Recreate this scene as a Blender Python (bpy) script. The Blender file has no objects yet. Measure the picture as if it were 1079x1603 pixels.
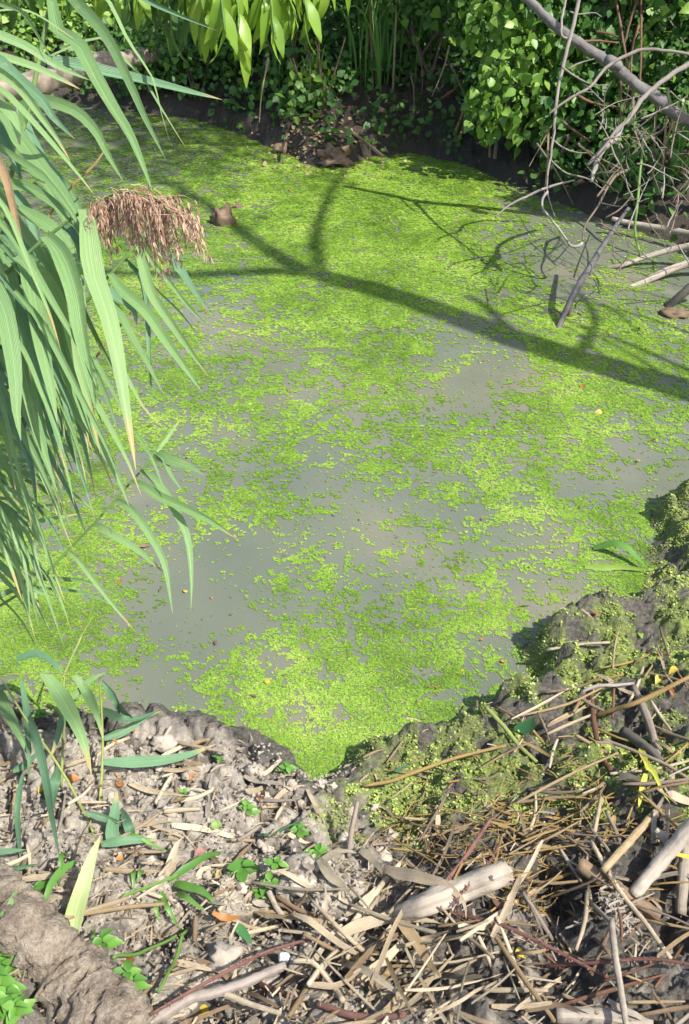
import bpy, math, random
import numpy as np
from mathutils import Vector, Matrix
random.seed(7)
rng = np.random.default_rng(7)
S = bpy.context.scene
COL = S.collection
# ------------------------------------------------------------------ camera, sky, sun, exposure
CAMZ, PITCH = 2.0, math.radians(36.0)
FPX, PCX, PCY = 1539.0, 539.5, 801.5          # focal length and centre of the photograph in its own pixels
cam = bpy.data.objects.new('camera', bpy.data.cameras.new('camera'))
COL.objects.link(cam)
cam.location = (0, 0, CAMZ)
cam.rotation_euler = (math.pi / 2 - PITCH, 0, 0)
cam.data.sensor_fit = 'VERTICAL'
cam.data.sensor_height = 24
cam.data.lens = 24 * FPX / 1603.0
cam.data.clip_start = 0.05
cam.data.clip_end = 400
S.camera = cam
SUN_EL, SUN_AZ = math.radians(52), math.radians(128)      # azimuth clockwise from +Y
SUN = np.array([math.sin(SUN_AZ) * math.cos(SUN_EL), math.cos(SUN_AZ) * math.cos(SUN_EL), math.sin(SUN_EL)])
W = bpy.data.worlds.new('World'); S.world = W; W.use_nodes = True
wn = W.node_tree
bg = wn.nodes['Background']
sky = wn.nodes.new('ShaderNodeTexSky')
sky.sky_type = 'NISHITA'; sky.sun_disc = False
sky.sun_elevation = SUN_EL; sky.sun_rotation = SUN_AZ
sky.air_density = 1.0; sky.dust_density = 2.0; sky.ozone_density = 1.0
wn.links.new(sky.outputs[0], bg.inputs[0]); bg.inputs[1].default_value = 0.15
sd_ = bpy.data.lights.new('sun', 'SUN'); sd_.energy = 4.8; sd_.angle = math.radians(0.55); sd_.color = (1.0, 0.955, 0.88)
sun = bpy.data.objects.new('sun', sd_); COL.objects.link(sun)
sun.rotation_euler = Vector(tuple(SUN)).to_track_quat('Z', 'Y').to_euler()
sun.location = tuple(SUN * 20)
S.view_settings.view_transform = 'Standard'; S.view_settings.look = 'None'
S.view_settings.exposure = 0.78; S.view_settings.gamma = 1.0; S.view_settings.use_curve_mapping = False
S.cycles.max_bounces = 8; S.cycles.transparent_max_bounces = 8

# ------------------------------------------------------------------ rays of the camera, used to survey where things stand
CF = np.array([0, math.cos(PITCH), -math.sin(PITCH)])
CU = np.array([0, math.sin(PITCH), math.cos(PITCH)])
CR = np.array([1.0, 0, 0])
CO = np.array([0, 0, CAMZ])
def ray(px, py):
    return CF + CR * ((px - PCX) / FPX) - CU * ((py - PCY) / FPX)
def P(px, py, z=0.0):
    r = ray(px, py)
    return CO + r * ((z - CAMZ) / r[2])
def D(px, py, d):
    return CO + ray(px, py) * d
def proj(V):
    v = V - CO
    d = v @ CF
    return PCX + FPX * (v @ CR) / d, PCY - FPX * (v @ CU) / d

# ------------------------------------------------------------------ numpy noise
def _hash(ix, iy, s):
    h = (ix.astype(np.int64) * 374761393 + iy.astype(np.int64) * 668265263 + s * 1442695041) & 0xffffffff
    h = ((h ^ (h >> 13)) * 1274126177) & 0xffffffff
    return ((h ^ (h >> 16)) & 0xffff) / 65535.0
def vnoise(x, y, s=0):
    ix, iy = np.floor(x), np.floor(y)
    fx, fy = x - ix, y - iy
    a = 2 * np.pi * _hash(ix, iy, s); b = 2 * np.pi * _hash(ix + 1, iy, s)
    c = 2 * np.pi * _hash(ix, iy + 1, s); d = 2 * np.pi * _hash(ix + 1, iy + 1, s)
    u = fx * fx * fx * (fx * (fx * 6 - 15) + 10); v = fy * fy * fy * (fy * (fy * 6 - 15) + 10)
    ga = np.cos(a) * fx + np.sin(a) * fy; gb = np.cos(b) * (fx - 1) + np.sin(b) * fy
    gc = np.cos(c) * fx + np.sin(c) * (fy - 1); gd = np.cos(d) * (fx - 1) + np.sin(d) * (fy - 1)
    return 1.4 * ((ga * (1 - u) + gb * u) * (1 - v) + (gc * (1 - u) + gd * u) * v)
def fbm(x, y, oct=4, s=0, gain=0.5):
    r = np.zeros_like(x, dtype=float); a = 1.0
    for i in range(oct):
        r += a * vnoise(x * 2 ** i, y * 2 ** i, s + i * 17); a *= gain
    return r
def worley(x, y, s=0):
    ix, iy = np.floor(x), np.floor(y)
    f1 = np.full(x.shape, 9.0); f2 = np.full(x.shape, 9.0); idv = np.zeros(x.shape)
    for dx in (-1, 0, 1):
        for dy in (-1, 0, 1):
            cx, cy = ix + dx, iy + dy
            px = cx + _hash(cx, cy, s); py = cy + _hash(cx, cy, s + 5)
            d = np.hypot(x - px, y - py)
            near = d < f1
            f2 = np.where(near, f1, np.minimum(f2, d))
            idv = np.where(near, _hash(cx, cy, s + 9), idv)
            f1 = np.where(near, d, f1)
    return f1, f2, idv
def sstep(x):
    x = np.clip(x, 0, 1); return x * x * (3 - 2 * x)

# ------------------------------------------------------------------ mesh and object helpers
def mesh_np(name, V, F, mat=None, attrs=None, smooth=False, uv=None):
    """V (n,3); F (m,k) array, or a list of index lists."""
    me = bpy.data.meshes.new(name)
    V = np.asarray(V, dtype=np.float32)
    if isinstance(F, np.ndarray):
        m, k = F.shape
        me.vertices.add(len(V)); me.vertices.foreach_set('co', V.ravel())
        me.loops.add(m * k); me.polygons.add(m)
        me.loops.foreach_set('vertex_index', F.astype(np.int32).ravel())
        me.polygons.foreach_set('loop_start', np.arange(m, dtype=np.int32) * k)
        me.polygons.foreach_set('loop_total', np.full(m, k, dtype=np.int32))
        me.update(calc_edges=True)
    else:
        me.from_pydata([tuple(map(float, v)) for v in V], [], F); me.update()
    if smooth:
        me.polygons.foreach_set('use_smooth', np.ones(len(me.polygons), dtype=bool))
    for k_, a in (attrs or {}).items():
        at = me.attributes.new(k_, 'FLOAT', 'POINT'); at.data.foreach_set('value', np.asarray(a, dtype=np.float32))
    if uv is not None:
        l = me.uv_layers.new(name='UVMap'); li = np.empty(len(me.loops), dtype=np.int32)
        me.loops.foreach_get('vertex_index', li)
        l.data.foreach_set('uv', np.asarray(uv, dtype=np.float32)[li].ravel())
    if mat: me.materials.append(mat)
    return me
def tag(o, label=None, cat=None, group=None, kind=None):
    if label: o['label'] = label
    if cat: o['category'] = cat
    if group: o['group'] = group
    if kind: o['kind'] = kind
    return o
def thing(name, loc, label, cat, group=None):
    o = bpy.data.objects.new(name, None); COL.objects.link(o); o.location = tuple(loc); o.empty_display_size = 0.05
    o['_o'] = [float(v) for v in loc]
    return tag(o, label, cat, group)
def origin_of(o):
    p = np.zeros(3)
    while o is not None:
        p = p + np.array(o.location); o = o.parent
    return p
def put(name, V, F, mat, parent=None, **kw):
    """One mesh object from world coordinates: its origin is its parent's, or its own first vertices when it stands alone."""
    V = np.asarray(V, dtype=float)
    org = origin_of(parent) if parent is not None else np.array([V[:, 0].mean(), V[:, 1].mean(), V[:, 2].min()])
    o = bpy.data.objects.new(name, mesh_np(name, V - org, F, mat, **kw)); COL.objects.link(o)
    if parent is not None: o.parent = parent
    else: o.location = tuple(org)
    return o
def inst(name, me, M, parent=None):
    """An object sharing mesh me, with world matrix M (rotation and scale 3x3, world position)."""
    R, pos = M
    o = bpy.data.objects.new(name, me); COL.objects.link(o)
    org = np.zeros(3)
    if parent is not None:
        o.parent = parent; org = origin_of(parent)
    m = Matrix.Identity(4)
    for i in range(3):
        for j in range(3): m[i][j] = float(R[i][j])
        m[i][3] = float(pos[i] - org[i])
    o.matrix_local = m
    return o
def nrm(v):
    v = np.asarray(v, dtype=float); n = np.linalg.norm(v, axis=-1, keepdims=True); return v / np.maximum(n, 1e-9)
def resample(pts, n):
    """Smooth Catmull-Rom through pts (k,d), n points evenly by parameter length."""
    p = np.asarray(pts, dtype=float)
    if len(p) == 2: return p[0] + (p[1] - p[0]) * np.linspace(0, 1, n)[:, None]
    q = np.vstack([2 * p[0] - p[1], p, 2 * p[-1] - p[-2]])
    seg = np.linalg.norm(np.diff(p, axis=0), axis=1); cum = np.concatenate([[0], np.cumsum(seg)])
    out = []
    for s in np.linspace(0, cum[-1], n):
        i = min(np.searchsorted(cum, s, side='right') - 1, len(p) - 2)
        t = (s - cum[i]) / max(seg[i], 1e-9)
        a, b, c, d = q[i], q[i + 1], q[i + 2], q[i + 3]
        out.append(0.5 * (2 * b + (c - a) * t + (2 * a - 5 * b + 4 * c - d) * t * t + (3 * b - a - 3 * c + d) * t ** 3))
    return np.array(out)
def tube(pts, radii, ns=6, rough=0.0, capflat=True):
    p = np.asarray(pts, dtype=float); n = len(p)
    r = np.interp(np.linspace(0, 1, n), np.linspace(0, 1, len(np.atleast_1d(radii))), np.atleast_1d(radii))
    T = nrm(np.gradient(p, axis=0))
    u = np.cross(T[0], [0.3, 0.2, 0.93]);
    if np.linalg.norm(u) < 1e-3: u = np.cross(T[0], [1, 0, 0])
    u = nrm(u); V = []; UV = []
    for i in range(n):
        u = nrm(u - T[i] * np.dot(u, T[i])); w = np.cross(T[i], u)
        for k in range(ns):
            a = 2 * math.pi * k / ns
            rr = r[i] * (1 + rough * random.uniform(-1, 1))
            V.append(p[i] + rr * (u * math.cos(a) + w * math.sin(a))); UV.append((k / ns, i / (n - 1)))
    F = [[i * ns + k, i * ns + (k + 1) % ns, (i + 1) * ns + (k + 1) % ns, (i + 1) * ns + k] for i in range(n - 1) for k in range(ns)]
    F.append(list(range(ns))[::-1]); F.append([(n - 1) * ns + k for k in range(ns)])
    return np.array(V), F, np.array(UV)
def join(parts):
    V = []; F = []; UV = []; o = 0
    for v, f, uv in parts:
        V.append(v); UV.append(uv); F += [[i + o for i in x] for x in f]; o += len(v)
    return np.vstack(V), F, np.vstack(UV)
def ribbon(pts, width, roll=0.0, fold=0.15, cols=3, base=0.5, face=None, curl=0.0, blunt=False, peak=0.22, twist=0.0):
    """A blade along world points pts: pointed, folded along its midrib; returns V, F, uv."""
    p = np.asarray(pts, dtype=float); n = len(p)
    T = nrm(np.gradient(p, axis=0)); V = []; UV = []
    f0 = nrm(np.array([0, -0.55, 0.83]) if face is None else face)
    for i in range(n):
        t = i / (n - 1)
        w = width * min(1.0, base + (1 - base) * t / peak) * (max(0.0, 1 - t ** 2.4) ** 0.85 if not blunt else (1 - 0.35 * t) * (1 if t < 0.97 else 0.6))
        w = max(w, width * 0.02) * 0.5
        sdir = np.cross(T[i], f0)
        if np.linalg.norm(sdir) < 0.15: sdir = np.cross(T[i], [0.5, 0.4, 0.76])
        sdir = nrm(sdir); nn = np.cross(sdir, T[i])
        a = roll + curl * t + twist * math.sin(3.1 * t)
        s2 = sdir * math.cos(a) + nn * math.sin(a); n2 = nn * math.cos(a) - sdir * math.sin(a)
        for k in range(cols):
            c = -1 + 2 * k / (cols - 1)
            V.append(p[i] + s2 * c * w + n2 * abs(c) * fold * w * 2); UV.append(((c + 1) / 2, t))
    F = [[i * cols + k, i * cols + k + 1, (i + 1) * cols + k + 1, (i + 1) * cols + k] for i in range(n - 1) for k in range(cols - 1)]
    return np.array(V), F, np.array(UV)
def scatter(T, TF, pos, A, B, C):
    """Copy template verts T (k,3) in frame A,B,C (N,3 each, already scaled) at pos (N,3)."""
    N, k = len(pos), len(T)
    V = pos[:, None, :] + T[None, :, 0:1] * A[:, None, :] + T[None, :, 1:2] * B[:, None, :] + T[None, :, 2:3] * C[:, None, :]
    F = TF[None, :, :] + (np.arange(N) * k)[:, None, None]
    return V.reshape(-1, 3), F.reshape(-1, TF.shape[1])
def frames(axis, normal):
    A = nrm(axis); B = nrm(np.cross(normal, A)); C = np.cross(A, B)
    return A, B, C
OVATE = np.array([[0, 0, 0], [.28, .36, .06], [.62, .30, .05], [1, 0, -.06], [.62, -.30, .05], [.28, -.36, .06], [.3, 0, 0], [.64, 0, -.01]])
LANCE = np.array([[0, 0, 0], [.3, .105, .03], [.65, .085, .02], [1, 0, -.12], [.65, -.085, .02], [.3, -.105, .03], [.3, 0, 0], [.65, 0, -.03]])
LEAF_T = np.array([[0, 6, 1], [1, 6, 7], [1, 7, 2], [2, 7, 3], [0, 5, 6], [5, 4, 7], [5, 7, 6], [4, 3, 7]])

def leaf_template(prof, droop=.18, fold=.12):
    t = [0, .1, .25, .42, .6, .78, .9, 1.0]; V = [[0, 0, 0]]; F = []
    for i in range(1, 7):
        w = prof(t[i]); z = -droop * t[i] ** 2
        V += [[t[i], w, z + fold * w * 2], [t[i], 0, z], [t[i], -w, z + fold * w * 2]]
    V.append([1, 0, -droop]); L = len(V) - 1
    F += [[0, 2, 1], [0, 3, 2]]
    for i in range(5):
        a0 = 1 + 3 * i
        for k in (0, 1): F += [[a0 + k, a0 + k + 1, a0 + k + 4], [a0 + k, a0 + k + 4, a0 + k + 3]]
    F += [[L - 3, L - 2, L], [L - 2, L - 1, L]]
    return np.array(V, float), np.array(F)
OVATE2, LEAF2 = leaf_template(lambda t: .40 * math.sin(math.pi * t ** .72) ** .8 * (1.05 - .35 * t))
HEART2, _ = leaf_template(lambda t: .44 * math.sin(math.pi * t ** .55) ** .85 * (1.1 - .5 * t), .12, .1)
LANCE2, _ = leaf_template(lambda t: .125 * math.sin(math.pi * t ** .8) ** .9, .3, .2)
MINT2, _ = leaf_template(lambda t: .31 * math.sin(math.pi * t ** .75) ** .85, .25, .18)

# ------------------------------------------------------------------ materials
def new_mat(name):
    m = bpy.data.materials.new(name); m.use_nodes = True
    return m, m.node_tree.nodes, m.node_tree.links, m.node_tree.nodes['Principled BSDF']
def N(nodes, typ, **kw):
    n = nodes.new(typ)
    for k, v in kw.items(): setattr(n, k, v)
    return n
def ramp(nodes, stops, interp='LINEAR'):
    r = nodes.new('ShaderNodeValToRGB'); r.color_ramp.interpolation = interp
    e = r.color_ramp.elements
    while len(e) < len(stops): e.new(0.5)
    for el, (p, c) in zip(e, stops):
        el.position = p; el.color = (*c, 1) if len(c) == 3 else c
    return r
def noise(nodes, links, scale, detail=4, rough=0.6, vec=None):
    n = nodes.new('ShaderNodeTexNoise'); n.inputs['Scale'].default_value = scale
    n.inputs['Detail'].default_value = detail; n.inputs['Roughness'].default_value = rough
    if vec is not None: links.new(vec, n.inputs['Vector'])
    return n
def mixc(nodes, links, fac, a, b, blend='MIX'):
    m = nodes.new('ShaderNodeMix'); m.data_type = 'RGBA'; m.blend_type = blend
    for sock, v in ((m.inputs[0], fac), (m.inputs[6], a), (m.inputs[7], b)):
        if isinstance(v, (int, float)): sock.default_value = v
        elif isinstance(v, tuple): sock.default_value = (*v, 1)
        else: links.new(v, sock)
    return m.outputs[2]
def math_(nodes, links, op, a, b=None):
    m = nodes.new('ShaderNodeMath'); m.operation = op
    for s, v in zip(m.inputs, (a, b)):
        if v is None: continue
        if isinstance(v, (int, float)): s.default_value = v
        else: links.new(v, s)
    return m.outputs[0]
def bump(nodes, links, bsdf, h, strength=0.3, dist=0.01):
    b = nodes.new('ShaderNodeBump'); b.inputs['Strength'].default_value = strength; b.inputs['Distance'].default_value = dist
    links.new(h, b.inputs['Height']); links.new(b.outputs[0], bsdf.inputs['Normal']); return b
def leaf_mat(name, c_dark, c_mid, c_light, trans=0.35, rough=0.45, tcol=None, stripes=False, tip=None, spec=0.4):
    """Leaf surface: tone differs leaf by leaf (object random or the mesh's own per-leaf value v), light passes through it."""
    m, n, l, b = new_mat(name)
    oi = N(n, 'ShaderNodeObjectInfo'); at = N(n, 'ShaderNodeAttribute', attribute_name='v')
    s = math_(n, l, 'FRACT', math_(n, l, 'ADD', oi.outputs['Random'], at.outputs['Fac']))
    r = ramp(n, [(0.0, c_dark), (0.5, c_mid), (1.0, c_light)]); l.new(s, r.inputs[0])
    tc = N(n, 'ShaderNodeTexCoord')
    nz = noise(n, l, 9 if stripes else 30, 3, 0.6, tc.outputs['Object'])
    col = mixc(n, l, 0.35, r.outputs[0], mixc(n, l, nz.outputs[0], c_dark, c_light))
    if stripes:
        sx = N(n, 'ShaderNodeSeparateXYZ'); l.new(tc.outputs['UV'], sx.inputs[0])
        st = math_(n, l, 'SINE', math_(n, l, 'MULTIPLY', sx.outputs[0], 75.0))
        stn = math_(n, l, 'MULTIPLY', math_(n, l, 'ADD', st, 1.0), 0.10)
        col = mixc(n, l, stn, col, c_light)
        mid = math_(n, l, 'LESS_THAN', math_(n, l, 'ABSOLUTE', math_(n, l, 'SUBTRACT', sx.outputs[0], 0.5)), 0.035)
        col = mixc(n, l, math_(n, l, 'MULTIPLY', mid, 0.22), col, tuple(min(1, x * 1.5 + .05) for x in c_light))
        tipn = noise(n, l, 4, 2, 0.5, tc.outputs['Object'])
        tv = math_(n, l, 'ADD', sx.outputs[1], math_(n, l, 'MULTIPLY', math_(n, l, 'SUBTRACT', tipn.outputs[0], 0.5), 0.25))
        tv = math_(n, l, 'ADD', tv, math_(n, l, 'MULTIPLY', math_(n, l, 'SUBTRACT', oi.outputs['Random'], 0.7), 0.34))
        tr = ramp(n, [(0.84, (0, 0, 0)), (0.95, (1, 1, 1))]); l.new(tv, tr.inputs[0])
        col = mixc(n, l, tr.outputs[0], col, (0.42, 0.30, 0.13))
        sp = noise(n, l, 55, 3, 0.7, tc.outputs['Object'])
        spr = ramp(n, [(0.62, (0, 0, 0)), (0.72, (1, 1, 1))]); l.new(sp.outputs[0], spr.inputs[0])
        col = mixc(n, l, math_(n, l, 'MULTIPLY', spr.outputs[0], 0.35), col, (0.42, 0.36, 0.18))
        mp = N(n, 'ShaderNodeMapping'); mp.inputs['Scale'].default_value = (26, 1.6, 1); l.new(tc.outputs['UV'], mp.inputs[0])
        sk = noise(n, l, 1.0, 5, .7, mp.outputs[0]); skr = ramp(n, [(.42, (0, 0, 0)), (.7, (1, 1, 1))]); l.new(sk.outputs[0], skr.inputs[0])
        col = mixc(n, l, math_(n, l, 'MULTIPLY', skr.outputs[0], .45), col, tuple(min(1, x * 1.45 + .04) for x in c_light))
        rr = math_(n, l, 'MULTIPLY_ADD', sk.outputs[0], .3); rr.node.inputs[2].default_value = rough - .12; l.new(rr, b.inputs['Roughness'])
        bump(n, l, b, math_(n, l, 'ADD', st, math_(n, l, 'MULTIPLY', sk.outputs[0], 2.0)), 0.35, 0.0015)
    l.new(col, b.inputs['Base Color']); b.inputs['Specular IOR Level'].default_value = spec
    if not stripes: b.inputs['Roughness'].default_value = rough
    t = N(n, 'ShaderNodeBsdfTranslucent')
    tm = mixc(n, l, 1.0, col, tcol or (1.0, 1.0, 0.45), 'MULTIPLY'); l.new(tm, t.inputs[0])
    ms = N(n, 'ShaderNodeMixShader'); ms.inputs[0].default_value = trans
    l.new(b.outputs[0], ms.inputs[1]); l.new(t.outputs[0], ms.inputs[2])
    l.new(ms.outputs[0], n['Material Output'].inputs[0])
    return m
def straw_mat(name, a, b_, rough=0.6, streak=60, var=0.5, spec=0.3):
    m, n, l, b = new_mat(name)
    tc = N(n, 'ShaderNodeTexCoord'); oi = N(n, 'ShaderNodeObjectInfo'); at = N(n, 'ShaderNodeAttribute', attribute_name='v')
    mp = N(n, 'ShaderNodeMapping'); mp.inputs['Scale'].default_value = (streak, 2.2, 1); l.new(tc.outputs['UV'], mp.inputs[0])
    nz = noise(n, l, 1.0, 4, 0.65, mp.outputs[0]); n2 = noise(n, l, 25, 4, 0.6, tc.outputs['Object'])
    f = math_(n, l, 'ADD', math_(n, l, 'MULTIPLY', nz.outputs[0], 0.7), math_(n, l, 'MULTIPLY', n2.outputs[0], 0.6))
    s = math_(n, l, 'FRACT', math_(n, l, 'ADD', oi.outputs['Random'], at.outputs['Fac']))
    f = math_(n, l, 'ADD', math_(n, l, 'SUBTRACT', f, 0.15 + var * .5), math_(n, l, 'MULTIPLY', s, var))
    col = mixc(n, l, f, b_, a)
    n3 = noise(n, l, 11, 5, .7, tc.outputs['Object']); mr = ramp(n, [(.46, (0, 0, 0)), (.66, (1, 1, 1))]); l.new(n3.outputs[0], mr.inputs[0])
    col = mixc(n, l, math_(n, l, 'MULTIPLY', mr.outputs[0], .55), col, tuple(x * .75 for x in b_))
    l.new(col, b.inputs['Base Color']); b.inputs['Roughness'].default_value = rough; b.inputs['Specular IOR Level'].default_value = spec
    bump(n, l, b, math_(n, l, 'ADD', nz.outputs[0], n2.outputs[0]), 0.75, 0.004)
    return m
M = {}
M['reed'] = leaf_mat('reed_leaf', (.07, .165, .055), (.14, .275, .095), (.25, .375, .15), 0.3, 0.38, (1.0, 1.0, .5), True)
M['reed_teal'] = leaf_mat('reed_leaf_bluish', (.05, .125, .065), (.08, .18, .09), (.14, .26, .135), 0.2, 0.4, (1.0, 1.0, .5), True)
M['reed_brown'] = straw_mat('reed_leaf_dead', (.55, .42, .25), (.27, .17, .08))
M['reed_stem'] = straw_mat('reed_stem', (.20, .30, .08), (.10, .19, .05), 0.4, 20)
M['reed_stem_yellow'] = straw_mat('reed_stem_yellowish', (.36, .40, .12), (.20, .26, .07), 0.4, 20)
M['reed_pale'] = leaf_mat('reed_sheath_pale', (.24, .33, .12), (.30, .39, .15), (.40, .46, .22), 0.15, 0.45, None, True)
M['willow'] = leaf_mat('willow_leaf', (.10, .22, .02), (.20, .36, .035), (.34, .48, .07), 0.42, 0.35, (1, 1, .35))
M['willow_shaded'] = leaf_mat('willow_leaf_shaded', (.045, .11, .02), (.06, .14, .03), (.09, .19, .04), 0.3, 0.4)  # darker copy of the willow leaf, shade put into its colour
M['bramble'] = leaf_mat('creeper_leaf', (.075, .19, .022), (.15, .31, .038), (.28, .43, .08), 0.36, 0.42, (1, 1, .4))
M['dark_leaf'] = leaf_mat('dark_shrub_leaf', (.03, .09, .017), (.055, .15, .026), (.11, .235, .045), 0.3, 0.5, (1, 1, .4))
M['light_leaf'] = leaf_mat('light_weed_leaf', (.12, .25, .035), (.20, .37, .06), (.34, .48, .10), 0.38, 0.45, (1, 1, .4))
M['grass'] = leaf_mat('grass_blade', (.06, .17, .03), (.10, .25, .045), (.20, .34, .07), 0.3, 0.45)
M['seedling'] = leaf_mat('seedling_leaf', (.07, .19, .03), (.11, .28, .04), (.20, .38, .08), 0.3, 0.4, (1, 1, .3))
M['deep_leaf'] = leaf_mat('deep_green_leaf', (.03, .10, .035), (.045, .14, .045), (.07, .19, .06), 0.2, 0.35)
M['yellow_leaf'] = leaf_mat('yellow_leaf', (.42, .30, .03), (.52, .42, .06), (.60, .52, .12), 0.25, 0.5)
M['orange_leaf'] = leaf_mat('orange_leaf', (.24, .09, .025), (.34, .14, .035), (.46, .25, .07), 0.2, 0.5)
M['yellow_blade'] = leaf_mat('yellow_green_blade', (.42, .42, .04), (.50, .50, .07), (.60, .58, .14), 0.25, 0.45)
M['cream'] = straw_mat('pale_straw', (.66, .56, .40), (.27, .20, .12), .6, 40, .75)
M['tan'] = straw_mat('tan_straw', (.44, .33, .185), (.17, .115, .06), .6, 40, .75)
M['golden'] = straw_mat('golden_straw', (.45, .32, .12), (.22, .14, .05), .55)
M['grey'] = straw_mat('weathered_wood', (.44, .385, .31), (.13, .10, .075), .75, 14)
M['drift'] = straw_mat('driftwood', (.50, .44, .36), (.21, .17, .13), .8, 12, .3)
M['log'] = straw_mat('pale_log', (.46, .39, .30), (.17, .13, .09), .85, 6, .3)
M['brown'] = straw_mat('brown_wood', (.26, .18, .11), (.09, .06, .04), .75, 10)
M['darkwood'] = straw_mat('dark_wood', (.17, .15, .125), (.06, .05, .04), .75, 12)
M['greyleaf'] = straw_mat('grey_dead_leaf', (.34, .30, .215), (.14, .12, .08), .55, 30)
M['redcane'] = straw_mat('red_cane', (.235, .125, .095), (.095, .042, .035), .65, 8)
M['redstem'] = straw_mat('rust_stem', (.20, .105, .06), (.09, .045, .03), .6, 8)
M['twig'] = straw_mat('pale_twig', (.34, .31, .275), (.17, .145, .12), .7, 8)
M['twig_dark'] = straw_mat('brown_twig', (.25, .19, .14), (.11, .08, .055), .7, 8)
M['bark'] = straw_mat('grey_bark', (.24, .225, .215), (.06, .055, .055), .8, 9, .3)
M['panicle'] = straw_mat('reed_seed_head', (.68, .50, .35), (.32, .17, .11), .6, 3, .9)
M['stem_green'] = straw_mat('green_stem', (.16, .30, .06), (.08, .17, .03), .45, 10)
M['yellow_grass'] = leaf_mat('yellowish_grass', (.20, .34, .05), (.30, .42, .08), (.42, .48, .14), 0.3, 0.45)
M['redleaf'] = straw_mat('dusky_pink_leaf', (.38, .20, .17), (.20, .09, .08), .6, 20)
M['white'] = straw_mat('white_scrap', (.80, .78, .75), (.62, .60, .57), .7, 8)
M['bark_lilac'] = straw_mat('lilac_grey_bark', (.36, .31, .27), (.13, .10, .085), .8, 12)
M['litter'] = straw_mat('chaff', (.56, .46, .32), (.14, .10, .06), .65, 10, 1.0)
M['driftpale'] = straw_mat('bleached_driftwood', (.54, .475, .385), (.27, .22, .165), .85, 12, .3)
# ------------------------------------------------------------------ the lie of the land: pond outline and ground heights
SHORE_PX = [(-420, 1010), (-200, 1040), (0, 1085), (110, 1128), (180, 1128), (245, 1112), (300, 1108), (335, 1134), (400, 1152), (450, 1180), (478, 1215), (500, 1228), (530, 1208),
            (570, 1178), (620, 1160), (690, 1148), (750, 1112), (800, 1086), (822, 1050), (815, 1020), (850, 990), (885, 962), (940, 956), (985, 950), (1010, 915), (1020, 860),
            (1035, 800), (1052, 772), (1090, 765), (1180, 700), (1230, 600), (1240, 500), (1190, 440), (1110, 415), (1060, 385), (960, 350), (880, 322), (800, 290), (720, 256), (640, 240),
            (575, 248), (540, 262), (490, 262), (440, 240), (400, 222), (320, 192), (240, 178), (150, 168), (90, 158), (0, 160), (-150, 175), (-330, 260), (-470, 420), (-560, 700)]
SHORE = np.array([P(x, y)[:2] for x, y in SHORE_PX])
def signed_distance(x, y):
    """Distance to the pond's outline: positive on land, negative over water."""
    x = x.ravel(); y = y.ravel()
    d2 = np.full(x.shape, 1e9); inside = np.zeros(x.shape, bool)
    n = len(SHORE)
    for i in range(n):
        ax, ay = SHORE[i]; bx, by = SHORE[(i + 1) % n]
        ex, ey = bx - ax, by - ay
        t = np.clip(((x - ax) * ex + (y - ay) * ey) / (ex * ex + ey * ey), 0, 1)
        d2 = np.minimum(d2, (x - ax - t * ex) ** 2 + (y - ay - t * ey) ** 2)
        c = ((ay > y) != (by > y))
        xi = ax + (y - ay) / np.where(by - ay == 0, 1e-9, by - ay) * ex
        inside ^= c & (x < xi)
    return np.where(inside, -np.sqrt(d2), np.sqrt(d2))
BUMPS = [(920, 985, .10, .06), (870, 1010, .07, .06), (700, 1165, .10, .035), (640, 1172, .07, .04), (850, 1140, .12, .05), (430, 1178, .10, .045), (1075, 800, .12, .10), (1030, 960, .1, .03),
         (330, 1160, .1, .03), (1040, 1465, .12, -.17), (870, 1410, .09, -.11), (640, 1530, .08, -.07), (520, 1540, .06, -.06), (760, 1540, .07, -.07), (450, 1440, .05, -.05), (880, 1545, .07, -.06), (760, 1345, .06, -.03), (400, 1450, .05, -.06), (330, 1590, .08, -.09), (690, 1520, .05, -.06), (260, 1480, .09, -.06),
         (560, 1310, .08, .03), (470, 1380, .07, .045), (400, 1240, .1, .03), (940, 1450, .05, .03), (1000, 1260, .1, .03)]
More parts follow.
